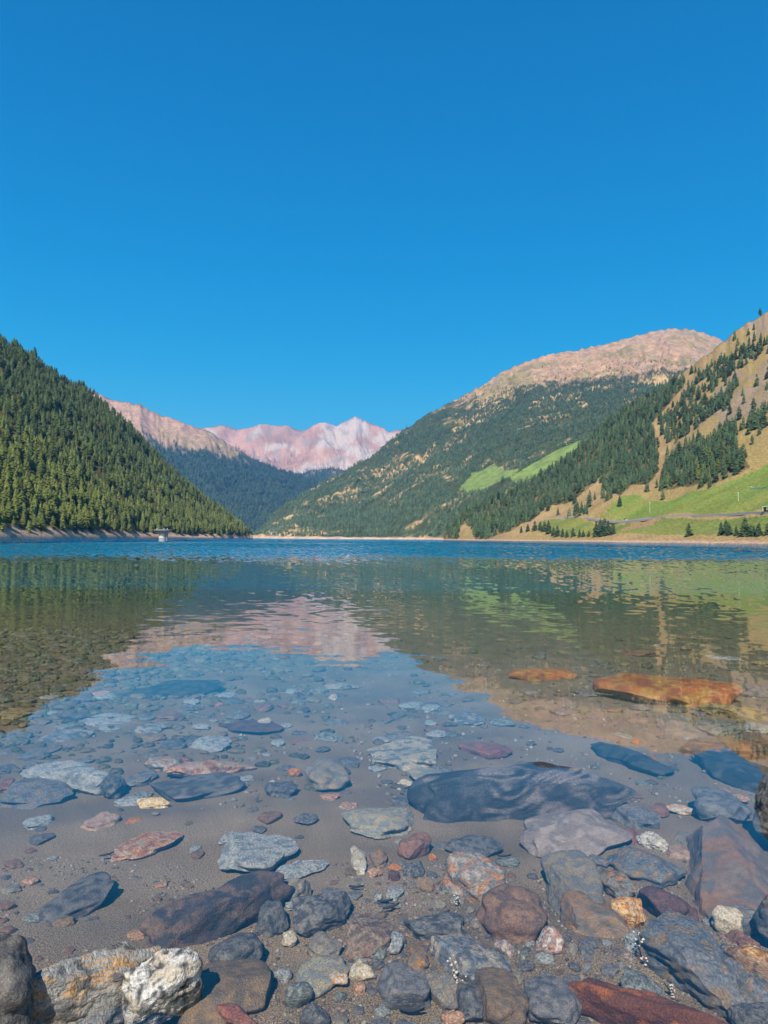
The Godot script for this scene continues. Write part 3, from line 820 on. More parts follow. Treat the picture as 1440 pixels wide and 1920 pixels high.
func meadow_things(lone: Array, sprinklers: Array, pipe: Array, forest: Dictionary) -> void:
	var kinds: Array = forest.kinds
	var n := 0
	for q in lone:
		var o := tree(kinds[n % 3] if n != 24 else kinds[1], Color(0.05, 0.085, 0.045))
		o.name = "meadow_conifer" if n == 0 else "meadow_conifer_%03d" % n
		o.position = on_ridge("E", q.x, q.y) - Vector3(0, 0.3, 0)
		o.rotation.y = rng.randf() * TAU
		o.scale = Vector3(1.5, 1.0, 1.5) * q.z * rng.randf_range(0.95, 1.1)
		if q.x > 1110 and q.x < 1150: tag(o, "dark conifer of the dense clump of five at the shore below the meadow", "tree", "clump of conifers at the right shore")
		elif q.x < 1110 and q.y < 0.2: tag(o, "small conifer in the row along the shore left of the dense clump", "tree", "row of small conifers at the right shore")
		elif q.x > 1280 and q.x < 1300: tag(o, "lone pointed conifer at the shore in the middle of the pasture", "tree")
		elif q.x > 1340 and q.y < 0.2: tag(o, "conifer of the loose group at the far right of the pasture shore", "tree", "conifers at the far right shore")
		elif q.x > 1150: tag(o, "single conifer at the left corner of the green meadow", "tree")
		else: tag(o, "small scattered conifer on the tan grass left of the meadow", "tree", "scattered conifers on tan grass")
		n += 1
	var i := 0
	for q in sprinklers:
		var t := thing("sprinkler_pole", on_ridge("E", q.x, q.y))
		var c := CylinderMesh.new()
		c.height = q.z
		c.top_radius = 0.10
		c.bottom_radius = 0.16
		c.radial_segments = 8
		var pole := put("pole", c, flat_material("pale_metal", Color(0.6, 0.6, 0.52), 0.6), t)
		pole.position.y = q.z * 0.5
		var head := put("nozzle", box(Vector3(0.9, 0.25, 0.25)), mats["pale_metal"], t)
		head.position.y = q.z
		tag(t, ["thin pale pole standing in the left part of the green meadow", "thin pale pole standing in the right part of the green meadow"][i], "pole")
		i += 1
	var a := on_ridge("E", pipe[0].x, pipe[0].y)
	var b := on_ridge("E", pipe[1].x, pipe[1].y)
	var line := PackedVector3Array()
	for k in 9:
		var q: Vector2 = pipe[0].lerp(pipe[1], k / 8.0)
		line.append(on_ridge("E", q.x, q.y))
	var p := put("irrigation_pipe", ribbon(line, 0.25, 0.7), flat_material("pale_metal", Color(0.6, 0.6, 0.52), 0.6))
	tag(p, "pale irrigation pipe lying across the upper right meadow", "pipe")

func floating_log(at: Vector3) -> void:
	var t := thing("floating_log", at, 0.08)
	var c := CylinderMesh.new()
	c.height = 1.5
	c.top_radius = 0.05
	c.bottom_radius = 0.08
	c.radial_segments = 10
	var trunk := put("trunk", c, flat_material("wet_wood", Color(0.03, 0.025, 0.02), 0.6), t)
	trunk.rotation.z = PI / 2
	trunk.position.y = 0.02
	var k := CylinderMesh.new()
	k.height = 0.3
	k.top_radius = 0.012
	k.bottom_radius = 0.03
	var stub := put("branch_stub", k, mats["wet_wood"], t)
	stub.position = Vector3(0.35, 0.11, 0)
	stub.rotation.z = -0.6
	tag(t, "dark thin log floating far out on the right of the lake", "log")

# ------------------------------------------------------------------ stones
func sphere(level: int) -> Array:
	# points and triangles of a subdivided icosahedron
	if spheres.has(level): return spheres[level]
	var points := PackedVector3Array()
	var index := PackedInt32Array()
	if level == 0:
		var t := (1.0 + sqrt(5.0)) / 2.0
		for p in [[-1, t, 0], [1, t, 0], [-1, -t, 0], [1, -t, 0], [0, -1, t], [0, 1, t], [0, -1, -t], [0, 1, -t], [t, 0, -1], [t, 0, 1], [-t, 0, -1], [-t, 0, 1]]: points.append(Vector3(p[0], p[1], p[2]).normalized())
		for f in [[0, 11, 5], [0, 5, 1], [0, 1, 7], [0, 7, 10], [0, 10, 11], [1, 5, 9], [5, 11, 4], [11, 10, 2], [10, 7, 6], [7, 1, 8], [3, 9, 4], [3, 4, 2], [3, 2, 6], [3, 6, 8], [3, 8, 9], [4, 9, 5], [2, 4, 11], [6, 2, 10], [8, 6, 7], [9, 8, 1]]:
			index.append(f[0]); index.append(f[2]); index.append(f[1])
	else:
		var old := sphere(level - 1)
		points = old[0].duplicate()
		var mids := {}
		var tri: PackedInt32Array = old[1]
		for i in range(0, tri.size(), 3):
			var m := [0, 0, 0]
			for k in 3:
				var a := tri[i + k]
				var b := tri[i + (k + 1) % 3]
				var key := mini(a, b) * 100000 + maxi(a, b)
				if not mids.has(key):
					mids[key] = points.size()
					points.append(((points[a] + points[b]) * 0.5).normalized())
				m[k] = mids[key]
			for f in [[tri[i], m[0], m[2]], [tri[i + 1], m[1], m[0]], [tri[i + 2], m[2], m[1]], [m[0], m[1], m[2]]]:
				index.append(f[0]); index.append(f[1]); index.append(f[2])
	spheres[level] = [points, index]
	return spheres[level]

# main colour, second colour, stain colour, material, amount of second, amount of stain
var kinds_of_stone := {
	"dark_gneiss": [Color(0.04, 0.043, 0.052), Color(0.25, 0.21, 0.195), Color(0.08, 0.08, 0.09), "layered", 0.30, 0.25],
	"dark_brown": [Color(0.085, 0.068, 0.066), Color(0.17, 0.12, 0.095), Color(0.06, 0.06, 0.07), "smooth", 0.5, 0.4],
	"mottled": [Color(0.36, 0.23, 0.125), Color(0.25, 0.26, 0.26), Color(0.10, 0.105, 0.11), "craggy", 0.42, 0.28],
	"white_marbled": [Color(0.50, 0.51, 0.51), Color(0.42, 0.385, 0.33), Color(0.07, 0.08, 0.09), "craggy", 0.35, 0.30],
	"dark_grey": [Color(0.105, 0.11, 0.118), Color(0.17, 0.165, 0.16), Color(0.07, 0.072, 0.08), "smooth", 0.4, 0.3],
	"orange": [Color(0.50, 0.17, 0.045), Color(0.48, 0.26, 0.07), Color(0.34, 0.11, 0.055), "smooth", 0.5, 0.4],
	"tan_pink": [Color(0.29, 0.225, 0.185), Color(0.33, 0.20, 0.13), Color(0.20, 0.18, 0.17), "speckled", 0.4, 0.4],
	"slate": [Color(0.10, 0.125, 0.155), Color(0.19, 0.195, 0.20), Color(0.26, 0.19, 0.125), "layered", 0.4, 0.22],
	"orange_banded": [Color(0.40, 0.20, 0.09), Color(0.48, 0.36, 0.23), Color(0.22, 0.12, 0.07), "layered", 0.45, 0.3],
	"maroon_log": [Color(0.085, 0.040, 0.034), Color(0.14, 0.055, 0.035), Color(0.30, 0.10, 0.03), "smooth", 0.4, 0.14],
	"granite_pink": [Color(0.34, 0.285, 0.26), Color(0.26, 0.225, 0.21), Color(0.42, 0.36, 0.33), "speckled", 0.4, 0.3],
	"tan_grey": [Color(0.25, 0.22, 0.175), Color(0.19, 0.19, 0.18), Color(0.31, 0.25, 0.17), "smooth", 0.5, 0.3],
	"tan_orange": [Color(0.29, 0.22, 0.16), Color(0.42, 0.22, 0.08), Color(0.20, 0.18, 0.16), "speckled", 0.3, 0.4],
	"gold": [Color(0.58, 0.33, 0.08), Color(0.62, 0.46, 0.24), Color(0.42, 0.15, 0.04), "craggy", 0.45, 0.35],
	"maroon": [Color(0.12, 0.068, 0.066), Color(0.16, 0.085, 0.075), Color(0.085, 0.06, 0.065), "smooth", 0.4, 0.3],
	"brown": [Color(0.21, 0.125, 0.09), Color(0.26, 0.16, 0.10), Color(0.14, 0.10, 0.085), "smooth", 0.4, 0.3],
	"rust_white": [Color(0.42, 0.20, 0.085), Color(0.36, 0.32, 0.27), Color(0.19, 0.18, 0.17), "craggy", 0.42, 0.35],
	"pale_tan": [Color(0.32, 0.30, 0.23), Color(0.24, 0.25, 0.23), Color(0.40, 0.34, 0.22), "smooth", 0.5, 0.3],
	"red_brown": [Color(0.24, 0.12, 0.085), Color(0.29, 0.15, 0.10), Color(0.15, 0.10, 0.085), "smooth", 0.4, 0.3],
	"bleached": [Color(0.60, 0.57, 0.50), Color(0.50, 0.47, 0.40), Color(0.36, 0.34, 0.30), "smooth", 0.4, 0.3],
	"banded": [Color(0.27, 0.28, 0.25), Color(0.46, 0.40, 0.29), Color(0.16, 0.18, 0.19), "layered", 0.45, 0.3],
	"red": [Color(0.27, 0.10, 0.075), Color(0.30, 0.14, 0.10), Color(0.19, 0.10, 0.085), "smooth", 0.4, 0.3],
	"rust_pink": [Color(0.44, 0.24, 0.14), Color(0.40, 0.30, 0.22), Color(0.30, 0.14, 0.08), "craggy", 0.4, 0.3],
	"pale_schist": [Color(0.30, 0.33, 0.33), Color(0.38, 0.385, 0.36), Color(0.20, 0.225, 0.235), "layered", 0.5, 0.3],
	"yellow": [Color(0.62, 0.45, 0.19), Color(0.64, 0.52, 0.31), Color(0.45, 0.29, 0.11), "craggy", 0.4, 0.25],
	"pink_tan": [Color(0.42, 0.28, 0.205), Color(0.38, 0.30, 0.24), Color(0.30, 0.20, 0.15), "smooth", 0.4, 0.3],
	"tan_brown": [Color(0.22, 0.165, 0.115), Color(0.17, 0.14, 0.115), Color(0.28, 0.20, 0.12), "speckled", 0.4, 0.3],
	"dark_schist": [Color(0.13, 0.135, 0.14), Color(0.21, 0.20, 0.185), Color(0.075, 0.075, 0.085), "layered", 0.45, 0.35],
	"cream": [Color(0.52, 0.46, 0.34), Color(0.56, 0.52, 0.43), Color(0.42, 0.32, 0.18), "smooth", 0.4, 0.25],
	"red_layered": [Color(0.25, 0.15, 0.11), Color(0.29, 0.23, 0.17), Color(0.14, 0.11, 0.095), "layered", 0.45, 0.35],
	"green_grey": [Color(0.19, 0.215, 0.195), Color(0.26, 0.27, 0.235), Color(0.11, 0.125, 0.13), "layered", 0.45, 0.35],
	"blue_grey": [Color(0.19, 0.215, 0.235), Color(0.34, 0.30, 0.24), Color(0.11, 0.125, 0.145), "craggy", 0.35, 0.35],
	"quartz": [Color(0.55, 0.49, 0.45), Color(0.50, 0.36, 0.31), Color(0.2, 0.18, 0.18), "speckled", 0.35, 0.3],
	"quartz_red": [Color(0.55, 0.49, 0.44), Color(0.38, 0.20, 0.14), Color(0.22, 0.19, 0.18), "craggy", 0.36, 0.25],
	"granite_blue": [Color(0.20, 0.205, 0.22), Color(0.25, 0.24, 0.24), Color(0.13, 0.14, 0.16), "speckled", 0.4, 0.35],
	"white_orange": [Color(0.60, 0.57, 0.50), Color(0.55, 0.28, 0.10), Color(0.4, 0.36, 0.30), "smooth", 0.35, 0.3],
	"rust_grey": [Color(0.21, 0.20, 0.17), Color(0.40, 0.21, 0.08), Color(0.12, 0.12, 0.11), "craggy", 0.4, 0.3],
	"black": [Color(0.030, 0.034, 0.042), Color(0.06, 0.062, 0.07), Color(0.09, 0.085, 0.08), "smooth", 0.3, 0.15],
	"rust_brown": [Color(0.20, 0.13, 0.08), Color(0.38, 0.18, 0.085), Color(0.10, 0.08, 0.06), "layered", 0.4, 0.35],
	"ochre": [Color(0.38, 0.27, 0.10), Color(0.30, 0.24, 0.13), Color(0.13, 0.11, 0.075), "craggy", 0.45, 0.3],
}

func stone_mesh(kind: String, half: Vector3, opts: Dictionary, seed_: int, level: int) -> ArrayMesh:
	var r := RandomNumberGenerator.new()
	r.seed = seed_
	var look: Array = kinds_of_stone[kind]
	var e: float = opts.get("e", 2.5)
	var rough: float = opts.get("rough", 1.0)
	var layer: float = opts.get("layer", 0.0)
	var flat: float = opts.get("flat", 2.0)
	var planes := []
	for i in int(opts.get("facet", 2)):
		var n := Vector3(r.randfn(), r.randfn() * 0.7 + 0.2, r.randfn()).normalized()
		planes.append([n, r.randf_range(0.62, 0.88)])
	var base := sphere(level)
	var dirs: PackedVector3Array = base[0]
	var points := PackedVector3Array()
	var colors := PackedColorArray()
	points.resize(dirs.size())
	colors.resize(dirs.size())
	var off := Vector3(r.randf() * 90.0, r.randf() * 90.0, r.randf() * 90.0)
	var tilt := Basis(Vector3(r.randf() - 0.5, 0.3, r.randf() - 0.5).normalized(), r.randf() * 0.7)
	var widest := maxf(half.x, half.z)
	for i in dirs.size():
		var d := dirs[i]
		var p := d / pow(pow(absf(d.x), e) + pow(absf(d.y), e) + pow(absf(d.z), e), 1.0 / e)
		p *= 1.0 + 0.20 * soft.get_noise_3dv(d * 1.1 + off)
		for q in planes:
			var over: float = p.dot(q[0]) - q[1]
			if over > 0.0: p -= q[0] * (over * 0.94)
		if p.y > flat: p.y = flat + (p.y - flat) * 0.25
		var w := p * half
		var m := w / widest        # position with true proportions
		var bump := 0.045 * soft.get_noise_3dv(m * 2.0 + off) + 0.024 * rough * broad.get_noise_3dv(m * 6.0 + off)
		if layer > 0.0:
			var strata := (tilt * m).y * 16.0 + 1.2 * soft.get_noise_3dv(m * 2.0 - off)
			bump += layer * 0.022 * (absf(fposmod(strata, 2.0) - 1.0) - 0.5) * (1.0 - absf(d.y) * 0.6)
		if rough > 1.25: bump -= (rough - 1.0) * 0.06 * pow(1.0 - absf(soft.get_noise_3dv(m * 4.0 - off)), 4.0)
		w += (d * widest * bump) * Vector3(1, clampf(half.y / widest * 1.3, 0.3, 1.0), 1)
		points[i] = w
		var n1 := broad.get_noise_3dv(m * 1.7 + off * 2.0) + float(opts.get("split", 0.0)) * d.x
		var n2 := broad.get_noise_3dv(m * 3.4 - off * 3.0)
		if layer > 0.0 or look[3] == "layered":
			var q2 := tilt * m
			n1 = 0.45 * n1 + 0.55 * broad.get_noise_3d(q2.x * 1.2, q2.y * 13.0 + 3.0 * soft.get_noise_3dv(m * 1.5), q2.z * 2.0)
		var c: Color = look[0]
		c = c.lerp(look[1], smoothstep(0.35 - look[4], 0.85 - look[4], n1 * 1.4 + 0.25))
		c = c.lerp(look[2], smoothstep(0.42 - look[5], 0.75 - look[5], n2 * 1.4 + 0.1))
		colors[i] = c * (1.15 + 0.35 * broad.get_noise_3dv(m * 13.0 + off))
	return smooth_mesh(points, colors, base[1])

func stone(kind: String, at: Vector3, half: Vector3, yaw: float, opts: Dictionary, label: String) -> void:
	var seed_ := hash(label)
	var level := 5 if opts.has("big") and half.x > 0.16 else (4 if half.x > 0.05 else 3)
	var lean := RandomNumberGenerator.new()
	lean.seed = seed_
	var o := put("stone" if half.x < 0.11 else "boulder", stone_mesh(kind, half, opts, seed_, level), mats[kinds_of_stone[kind][3]])
	var rise: float = opts.get("rise", 0.0)
	o.position = at + Vector3(0, half.y * 0.55 + rise, 0)
	# what lies under water keeps its top below the surface
	if rise == 0.0: o.position.y = minf(o.position.y, -0.012 - half.y * 1.02)
	o.rotation = Vector3(lean.randf_range(-0.07, 0.07), yaw, opts.get("tip", lean.randf_range(-0.07, 0.07)))
	stone_spots.append(Vector3(at.x, (half.x + half.z) * 0.5, at.z))
	tag(o, label, "stone")

func stones() -> void:
	stone("dark_gneiss", Vector3(0.605, -0.182, -3.241), Vector3(0.445, 0.131, 0.148), -3.13, {"e": 4.5, "big": true, "facet": 6, "layer": 0.6, "rough": 0.6, "flat": 0.62, "rise": 0.004, "split": -0.6, "tip": -0.09}, "largest stone, long dark slab with pinkish banded top at the centre right")
	stone("dark_brown", Vector3(-0.477, -0.131, -2.183), Vector3(0.229, 0.068, 0.068), -2.37, {"e": 2.6, "big": true, "facet": 3, "flat": 0.9}, "long dark brown log-shaped boulder lying diagonally in the left foreground")
	stone("mottled", Vector3(-0.681, -0.106, -1.66), Vector3(0.182, 0.085, 0.063), -2.44, {"e": 2.6, "big": true, "facet": 6, "rough": 1.5, "layer": 0.6, "rise": 0.05}, "large mottled orange, white and grey boulder breaking the water at bottom left")
	stone("white_marbled", Vector3(-0.486, -0.108, -1.704), Vector3(0.105, 0.076, 0.056), -2.56, {"big": true, "facet": 9, "rough": 2.2, "rise": 0.05}, "craggy white and black marbled boulder beside the mottled orange boulder")
	stone("dark_grey", Vector3(-0.798, -0.101, -1.57), Vector3(0.094, 0.083, 0.075), -1.10, {"big": true, "facet": 5, "rise": 0.12}, "tall dark grey boulder cut by the left edge with a deep shadow")
	stone("orange", Vector3(2.404, -0.328, -6.284), Vector3(0.551, 0.124, 0.387), 2.51, {"e": 3.0, "big": true, "facet": 5, "flat": 0.7}, "large flat bright orange boulder in the shallows on the right")
	stone("orange", Vector3(1.596, -0.386, -7.491), Vector3(0.308, 0.061, 0.135), 2.93, {"e": 3.0, "facet": 3, "flat": 0.7}, "smaller flat orange stone left of the large orange boulder")
	stone("tan_pink", Vector3(1.167, -0.147, -2.511), Vector3(0.398, 0.117, 0.177), -1.93, {"e": 2.4, "big": true, "facet": 4}, "huge smooth tan and pinkish boulder at the right edge")
	stone("slate", Vector3(0.816, -0.119, -1.929), Vector3(0.214, 0.075, 0.087), 1.84, {"e": 3.2, "big": true, "facet": 5, "layer": 2.2, "rough": 1.2, "flat": 0.8}, "big layered blue-grey slab with tan split edges at bottom right")
	stone("slate", Vector3(0.893, -0.115, -1.852), Vector3(0.113, 0.053, 0.068), 1.62, {"e": 2.8, "big": true, "facet": 3}, "dark grey slab wedged between the layered slab and the orange banded rock")
	stone("orange_banded", Vector3(0.932, -0.114, -1.836), Vector3(0.095, 0.056, 0.045), 2.17, {"e": 2.8, "big": true, "facet": 4, "layer": 1.4, "rise": 0.03}, "orange and cream banded rock at the bottom right edge")
	stone("maroon_log", Vector3(0.624, -0.109, -1.726), Vector3(0.227, 0.043, 0.03), 2.69, {"e": 3.0, "big": true, "facet": 3, "rough": 1.2}, "long dark maroon log-shaped rock along the bottom edge at right")
	stone("granite_pink", Vector3(0.735, -0.165, -2.891), Vector3(0.208, 0.051, 0.147), -2.75, {"e": 2.5, "big": true, "facet": 2}, "long pale pinkish speckled boulder under the largest dark slab")
	stone("tan_grey", Vector3(0.616, -0.144, -2.457), Vector3(0.212, 0.049, 0.084), 1.48, {"e": 3.4, "big": true, "facet": 4, "layer": 0.6}, "broad tan-grey slab below the pale speckled boulder")
	stone("tan_orange", Vector3(0.616, -0.133, -2.225), Vector3(0.122, 0.039, 0.075), 2.06, {"e": 2.8, "facet": 3, "layer": 0.6}, "flat tan rock with orange stains left of the golden rock")
	stone("gold", Vector3(0.734, -0.134, -2.242), Vector3(0.061, 0.052, 0.049), -1.54, {"facet": 7, "rough": 1.5}, "bright golden orange crystalline rock at lower right")
	stone("maroon", Vector3(0.864, -0.136, -2.289), Vector3(0.085, 0.047, 0.062), 2.29, {"e": 2.3}, "smooth dark maroon stone right of the golden rock")
	stone("brown", Vector3(0.387, -0.132, -2.199), Vector3(0.108, 0.065, 0.093), -1.33, {"e": 2.3}, "smooth round reddish brown stone right of centre foreground")
	stone("rust_white", Vector3(0.319, -0.144, -2.465), Vector3(0.099, 0.07, 0.094), 2.65, {"e": 3.0, "facet": 7, "rough": 1.3}, "blocky rust orange and white stone above the round brown stone")
	stone("dark_grey", Vector3(0.349, -0.161, -2.802), Vector3(0.103, 0.027, 0.068), -3.11, {"facet": 4, "layer": 1.0}, "dark grey wedge under the largest slab behind the rust orange stone")
	stone("pale_tan", Vector3(0.006, -0.174, -3.091), Vector3(0.162, 0.04, 0.138), -2.32, {"facet": 6, "rough": 1.4, "big": true}, "pale greenish-grey flat boulder touching the left end of the largest slab")
	stone("red_brown", Vector3(0.123, -0.16, -2.783), Vector3(0.076, 0.036, 0.052), -2.14, {"e": 2.3}, "reddish brown oval stone under the pale boulder")
	stone("banded", Vector3(0.141, -0.228, -4.214), Vector3(0.265, 0.041, 0.203), -1.47, {"e": 2.8, "facet": 4, "layer": 1.2, "big": true}, "pale grey stone with cream cross bands in the middle shallows")
	stone("red", Vector3(0.602, -0.235, -4.355), Vector3(0.185, 0.032, 0.136), -1.39, {"facet": 5}, "dull red pointed flat stone above the largest slab")
	stone("tan_grey", Vector3(-0.273, -0.205, -3.723), Vector3(0.193, 0.052, 0.103), -1.43, {"e": 2.4}, "rounded tan-grey boulder in the middle of the shallows")
	stone("dark_grey", Vector3(-0.46, -0.193, -3.481), Vector3(0.078, 0.038, 0.075), 2.58, {"e": 2.4}, "dark grey oval stone left of the rounded tan-grey boulder")
	stone("rust_pink", Vector3(-0.894, -0.211, -3.851), Vector3(0.246, 0.04, 0.081), -2.46, {"e": 2.8, "facet": 5, "rough": 1.6, "big": true}, "long orange-pink rock with a knobbly right end")
	stone("dark_grey", Vector3(-0.892, -0.195, -3.525), Vector3(0.218, 0.031, 0.127), -2.63, {"e": 3.2, "facet": 3}, "long dark grey flat stone in front of the orange-pink rock")
	stone("rust_white", Vector3(-1.156, -0.215, -3.946), Vector3(0.093, 0.036, 0.077), 2.84, {"facet": 5}, "rust stone with a white patch behind the orange-pink rock")
	stone("red_brown", Vector3(-1.062, -0.22, -4.048), Vector3(0.057, 0.022, 0.037), 2.24, {"facet": 5}, "small brown block at the right end of the rust stone with white patch")
	stone("slate", Vector3(-1.187, -0.204, -3.715), Vector3(0.099, 0.018, 0.058), -1.77, {}, "flat slate oval between the pale angular slab and the orange-pink rock")
	stone("pale_schist", Vector3(-1.503, -0.2, -3.615), Vector3(0.208, 0.067, 0.135), 2.93, {"e": 3.4, "facet": 6, "rough": 1.3, "big": true, "flat": 0.7}, "pale blue-grey angular slab with a pointed top at left")
	stone("dark_grey", Vector3(-1.253, -0.194, -3.508), Vector3(0.076, 0.047, 0.045), -1.50, {"e": 3.2, "facet": 3}, "small upright dark rock beside the pale angular slab")
	stone("slate", Vector3(-1.592, -0.19, -3.413), Vector3(0.195, 0.035, 0.151), 2.65, {"e": 2.4}, "half buried dark slab below the pale angular slab")
	stone("slate", Vector3(-1.919, -0.227, -4.178), Vector3(0.174, 0.02, 0.088), -1.58, {}, "thin dark slate above the pale angular slab")
	stone("dark_grey", Vector3(-1.936, -0.211, -3.86), Vector3(0.073, 0.015, 0.055), -1.47, {}, "small dark flat stone at the left edge above the reddish one")
	stone("red_brown", Vector3(-1.784, -0.196, -3.542), Vector3(0.072, 0.022, 0.051), -1.21, {}, "small reddish brown stone at the left edge of the shallows")
	stone("yellow", Vector3(-1.006, -0.185, -3.308), Vector3(0.075, 0.023, 0.045), -3.10, {"facet": 6, "e": 3.0}, "bright pale yellow angular stone on the silt at left")
	stone("pink_tan", Vector3(-1.128, -0.171, -3.024), Vector3(0.077, 0.031, 0.053), -2.02, {"e": 2.3}, "smooth pinkish tan pebble left of the bright yellow stone")
	stone("orange", Vector3(-1.015, -0.173, -3.073), Vector3(0.038, 0.012, 0.032), -2.60, {}, "small orange stone right of the pinkish tan pebble")
	stone("rust_pink", Vector3(-0.876, -0.161, -2.818), Vector3(0.14, 0.015, 0.066), -2.24, {}, "long orange-tan stone half sunk in the silt at left")
	stone("dark_grey", Vector3(-0.937, -0.137, -2.315), Vector3(0.147, 0.029, 0.08), -2.05, {"e": 2.5}, "grey rounded stone half buried in silt at lower left")
	stone("pale_schist", Vector3(-0.467, -0.157, -2.735), Vector3(0.156, 0.027, 0.135), -1.91, {"big": true, "facet": 3, "rough": 1.3}, "pale whitish blue flat boulder above the dark log-shaped boulder")
	stone("pale_schist", Vector3(-0.275, -0.151, -2.614), Vector3(0.1, 0.008, 0.053), -2.29, {"rough": 1.4}, "pale whitish streak of rock just above the silt beside the whitish blue boulder")
	stone("dark_grey", Vector3(-0.377, -0.122, -2), Vector3(0.075, 0.041, 0.06), -2.37, {"facet": 5}, "dark grey wedge-shaped stone below the dark log-shaped boulder")
	stone("tan_brown", Vector3(-0.364, -0.113, -1.815), Vector3(0.126, 0.038, 0.097), -2.38, {"big": true, "facet": 3}, "broad brown boulder right of the marbled boulder at the bottom")
	stone("red", Vector3(-0.321, -0.108, -1.706), Vector3(0.064, 0.011, 0.022), 2.40, {"facet": 5, "rise": 0.025}, "red-brown shard at the bottom edge on the broad brown boulder")
	stone("dark_schist", Vector3(-0.168, -0.133, -2.228), Vector3(0.11, 0.047, 0.059), -2.59, {"e": 3.2, "facet": 5, "layer": 1.6, "big": true, "flat": 0.8}, "grey slab with a rough dark split edge in the lower centre")
	stone("tan_grey", Vector3(-0.271, -0.141, -2.389), Vector3(0.052, 0.038, 0.038), -2.64, {"facet": 5}, "rounded grey stone at the right end of the dark log-shaped boulder")
	stone("dark_grey", Vector3(-0.313, -0.132, -2.204), Vector3(0.062, 0.037, 0.044), -1.59, {"e": 3.2, "facet": 3}, "dark grey angular stone left of the slab with the split edge")
	stone("pale_schist", Vector3(-0.274, -0.137, -2.321), Vector3(0.024, 0.008, 0.017), 3.06, {"e": 3.2, "facet": 3}, "small pale chip between the angular stone and the split edged slab")
	stone("cream", Vector3(-0.252, -0.127, -2.105), Vector3(0.022, 0.019, 0.019), -3.02, {}, "cream egg-shaped pebble below the split edged slab")
	stone("tan_grey", Vector3(-0.16, -0.125, -2.054), Vector3(0.059, 0.023, 0.042), 2.36, {"facet": 5}, "tan and green flat pebble left of the layered reddish rock")
	stone("red_layered", Vector3(-0.039, -0.127, -2.105), Vector3(0.098, 0.03, 0.072), -1.44, {"e": 3.6, "facet": 5, "layer": 2.0, "rough": 1.5, "big": true}, "layered reddish brown block in the lower centre")
	stone("pale_schist", Vector3(0.042, -0.126, -2.077), Vector3(0.045, 0.021, 0.025), -1.68, {}, "upright oval grey-green pebble right of the layered reddish block")
	stone("green_grey", Vector3(-0.001, -0.124, -2.035), Vector3(0.037, 0.02, 0.026), -2.09, {"facet": 5}, "greenish triangular chip in front of the layered reddish block")
	stone("dark_schist", Vector3(0.148, -0.13, -2.173), Vector3(0.099, 0.025, 0.063), -3.12, {"e": 3.2, "layer": 2.0, "facet": 4, "big": true}, "dark layered slab left of the round reddish brown stone")
	stone("blue_grey", Vector3(0.227, -0.121, -1.98), Vector3(0.112, 0.041, 0.071), 2.68, {"facet": 5, "rough": 1.2, "big": true}, "large blue-grey stone with tan veins at the lower centre")
	stone("tan_grey", Vector3(0.283, -0.132, -2.203), Vector3(0.026, 0.016, 0.024), 2.52, {}, "small grey disc at the lower left of the round reddish brown stone")
	stone("quartz", Vector3(0.338, -0.124, -2.045), Vector3(0.031, 0.026, 0.026), -1.39, {"facet": 5}, "white and pink speckled quartz lump below the round reddish brown stone")
	stone("quartz_red", Vector3(0.465, -0.125, -2.058), Vector3(0.042, 0.044, 0.035), 2.92, {"facet": 8, "rough": 2.0}, "knobbly white quartz with red patches left of the sandy patch")
	stone("tan_orange", Vector3(0.102, -0.122, -1.998), Vector3(0.049, 0.022, 0.03), -1.62, {}, "sandy tan rough pebble left of the large blue-grey stone")
	stone("cream", Vector3(-0.044, -0.119, -1.93), Vector3(0.035, 0.024, 0.03), 3.01, {"facet": 5}, "heart-shaped cream pebble below the layered reddish block")
	stone("rust_pink", Vector3(-0.05, -0.115, -1.858), Vector3(0.018, 0.015, 0.015), -1.37, {}, "small rusty pebble under the heart-shaped cream pebble")
	stone("pale_tan", Vector3(-0.155, -0.117, -1.903), Vector3(0.091, 0.024, 0.055), -2.21, {"facet": 3, "big": true}, "long pale speckled stone in the bottom centre left")
	stone("white_orange", Vector3(-0.104, -0.116, -1.875), Vector3(0.026, 0.011, 0.016), 2.91, {"rise": 0.02}, "white pebble with an orange tip on the long pale speckled stone")
	stone("green_grey", Vector3(-0.193, -0.112, -1.799), Vector3(0.034, 0.025, 0.025), -2.55, {"layer": 1.0, "rise": 0.01}, "striped grey-green pebble at the lower end of the long pale stone")
	stone("pale_schist", Vector3(-0.244, -0.118, -1.912), Vector3(0.023, 0.019, 0.019), -2.35, {}, "pale blue-white smooth pebble left of the long pale stone")
	stone("granite_blue", Vector3(0.061, -0.114, -1.831), Vector3(0.068, 0.045, 0.057), -1.37, {"e": 2.5, "facet": 3}, "round speckled blue-grey stone at the bottom centre")
	stone("tan_grey", Vector3(0.156, -0.114, -1.838), Vector3(0.054, 0.027, 0.04), -1.58, {"facet": 5}, "greyish cream stone right of the round speckled stone")
	stone("tan_brown", Vector3(0.283, -0.112, -1.787), Vector3(0.081, 0.045, 0.065), -1.37, {"e": 2.4, "big": true}, "large brown-grey round stone at the bottom right of centre")
	stone("dark_grey", Vector3(0.211, -0.112, -1.785), Vector3(0.06, 0.028, 0.037), -1.65, {"facet": 5}, "dark stone under the bleached stalk at the bottom centre")
	stone("dark_grey", Vector3(-0.148, -0.109, -1.728), Vector3(0.032, 0.027, 0.027), -2.88, {}, "dark round stone at the bottom edge left of centre")
	stone("rust_pink", Vector3(0.166, -0.109, -1.734), Vector3(0.027, 0.019, 0.019), 2.96, {}, "small orange-tan stone on the bottom edge below the greyish cream stone")
	stone("granite_blue", Vector3(0.404, -0.112, -1.787), Vector3(0.077, 0.037, 0.061), -1.51, {"e": 2.4, "big": true}, "smooth blue-grey stone at the bottom left of the maroon rock")
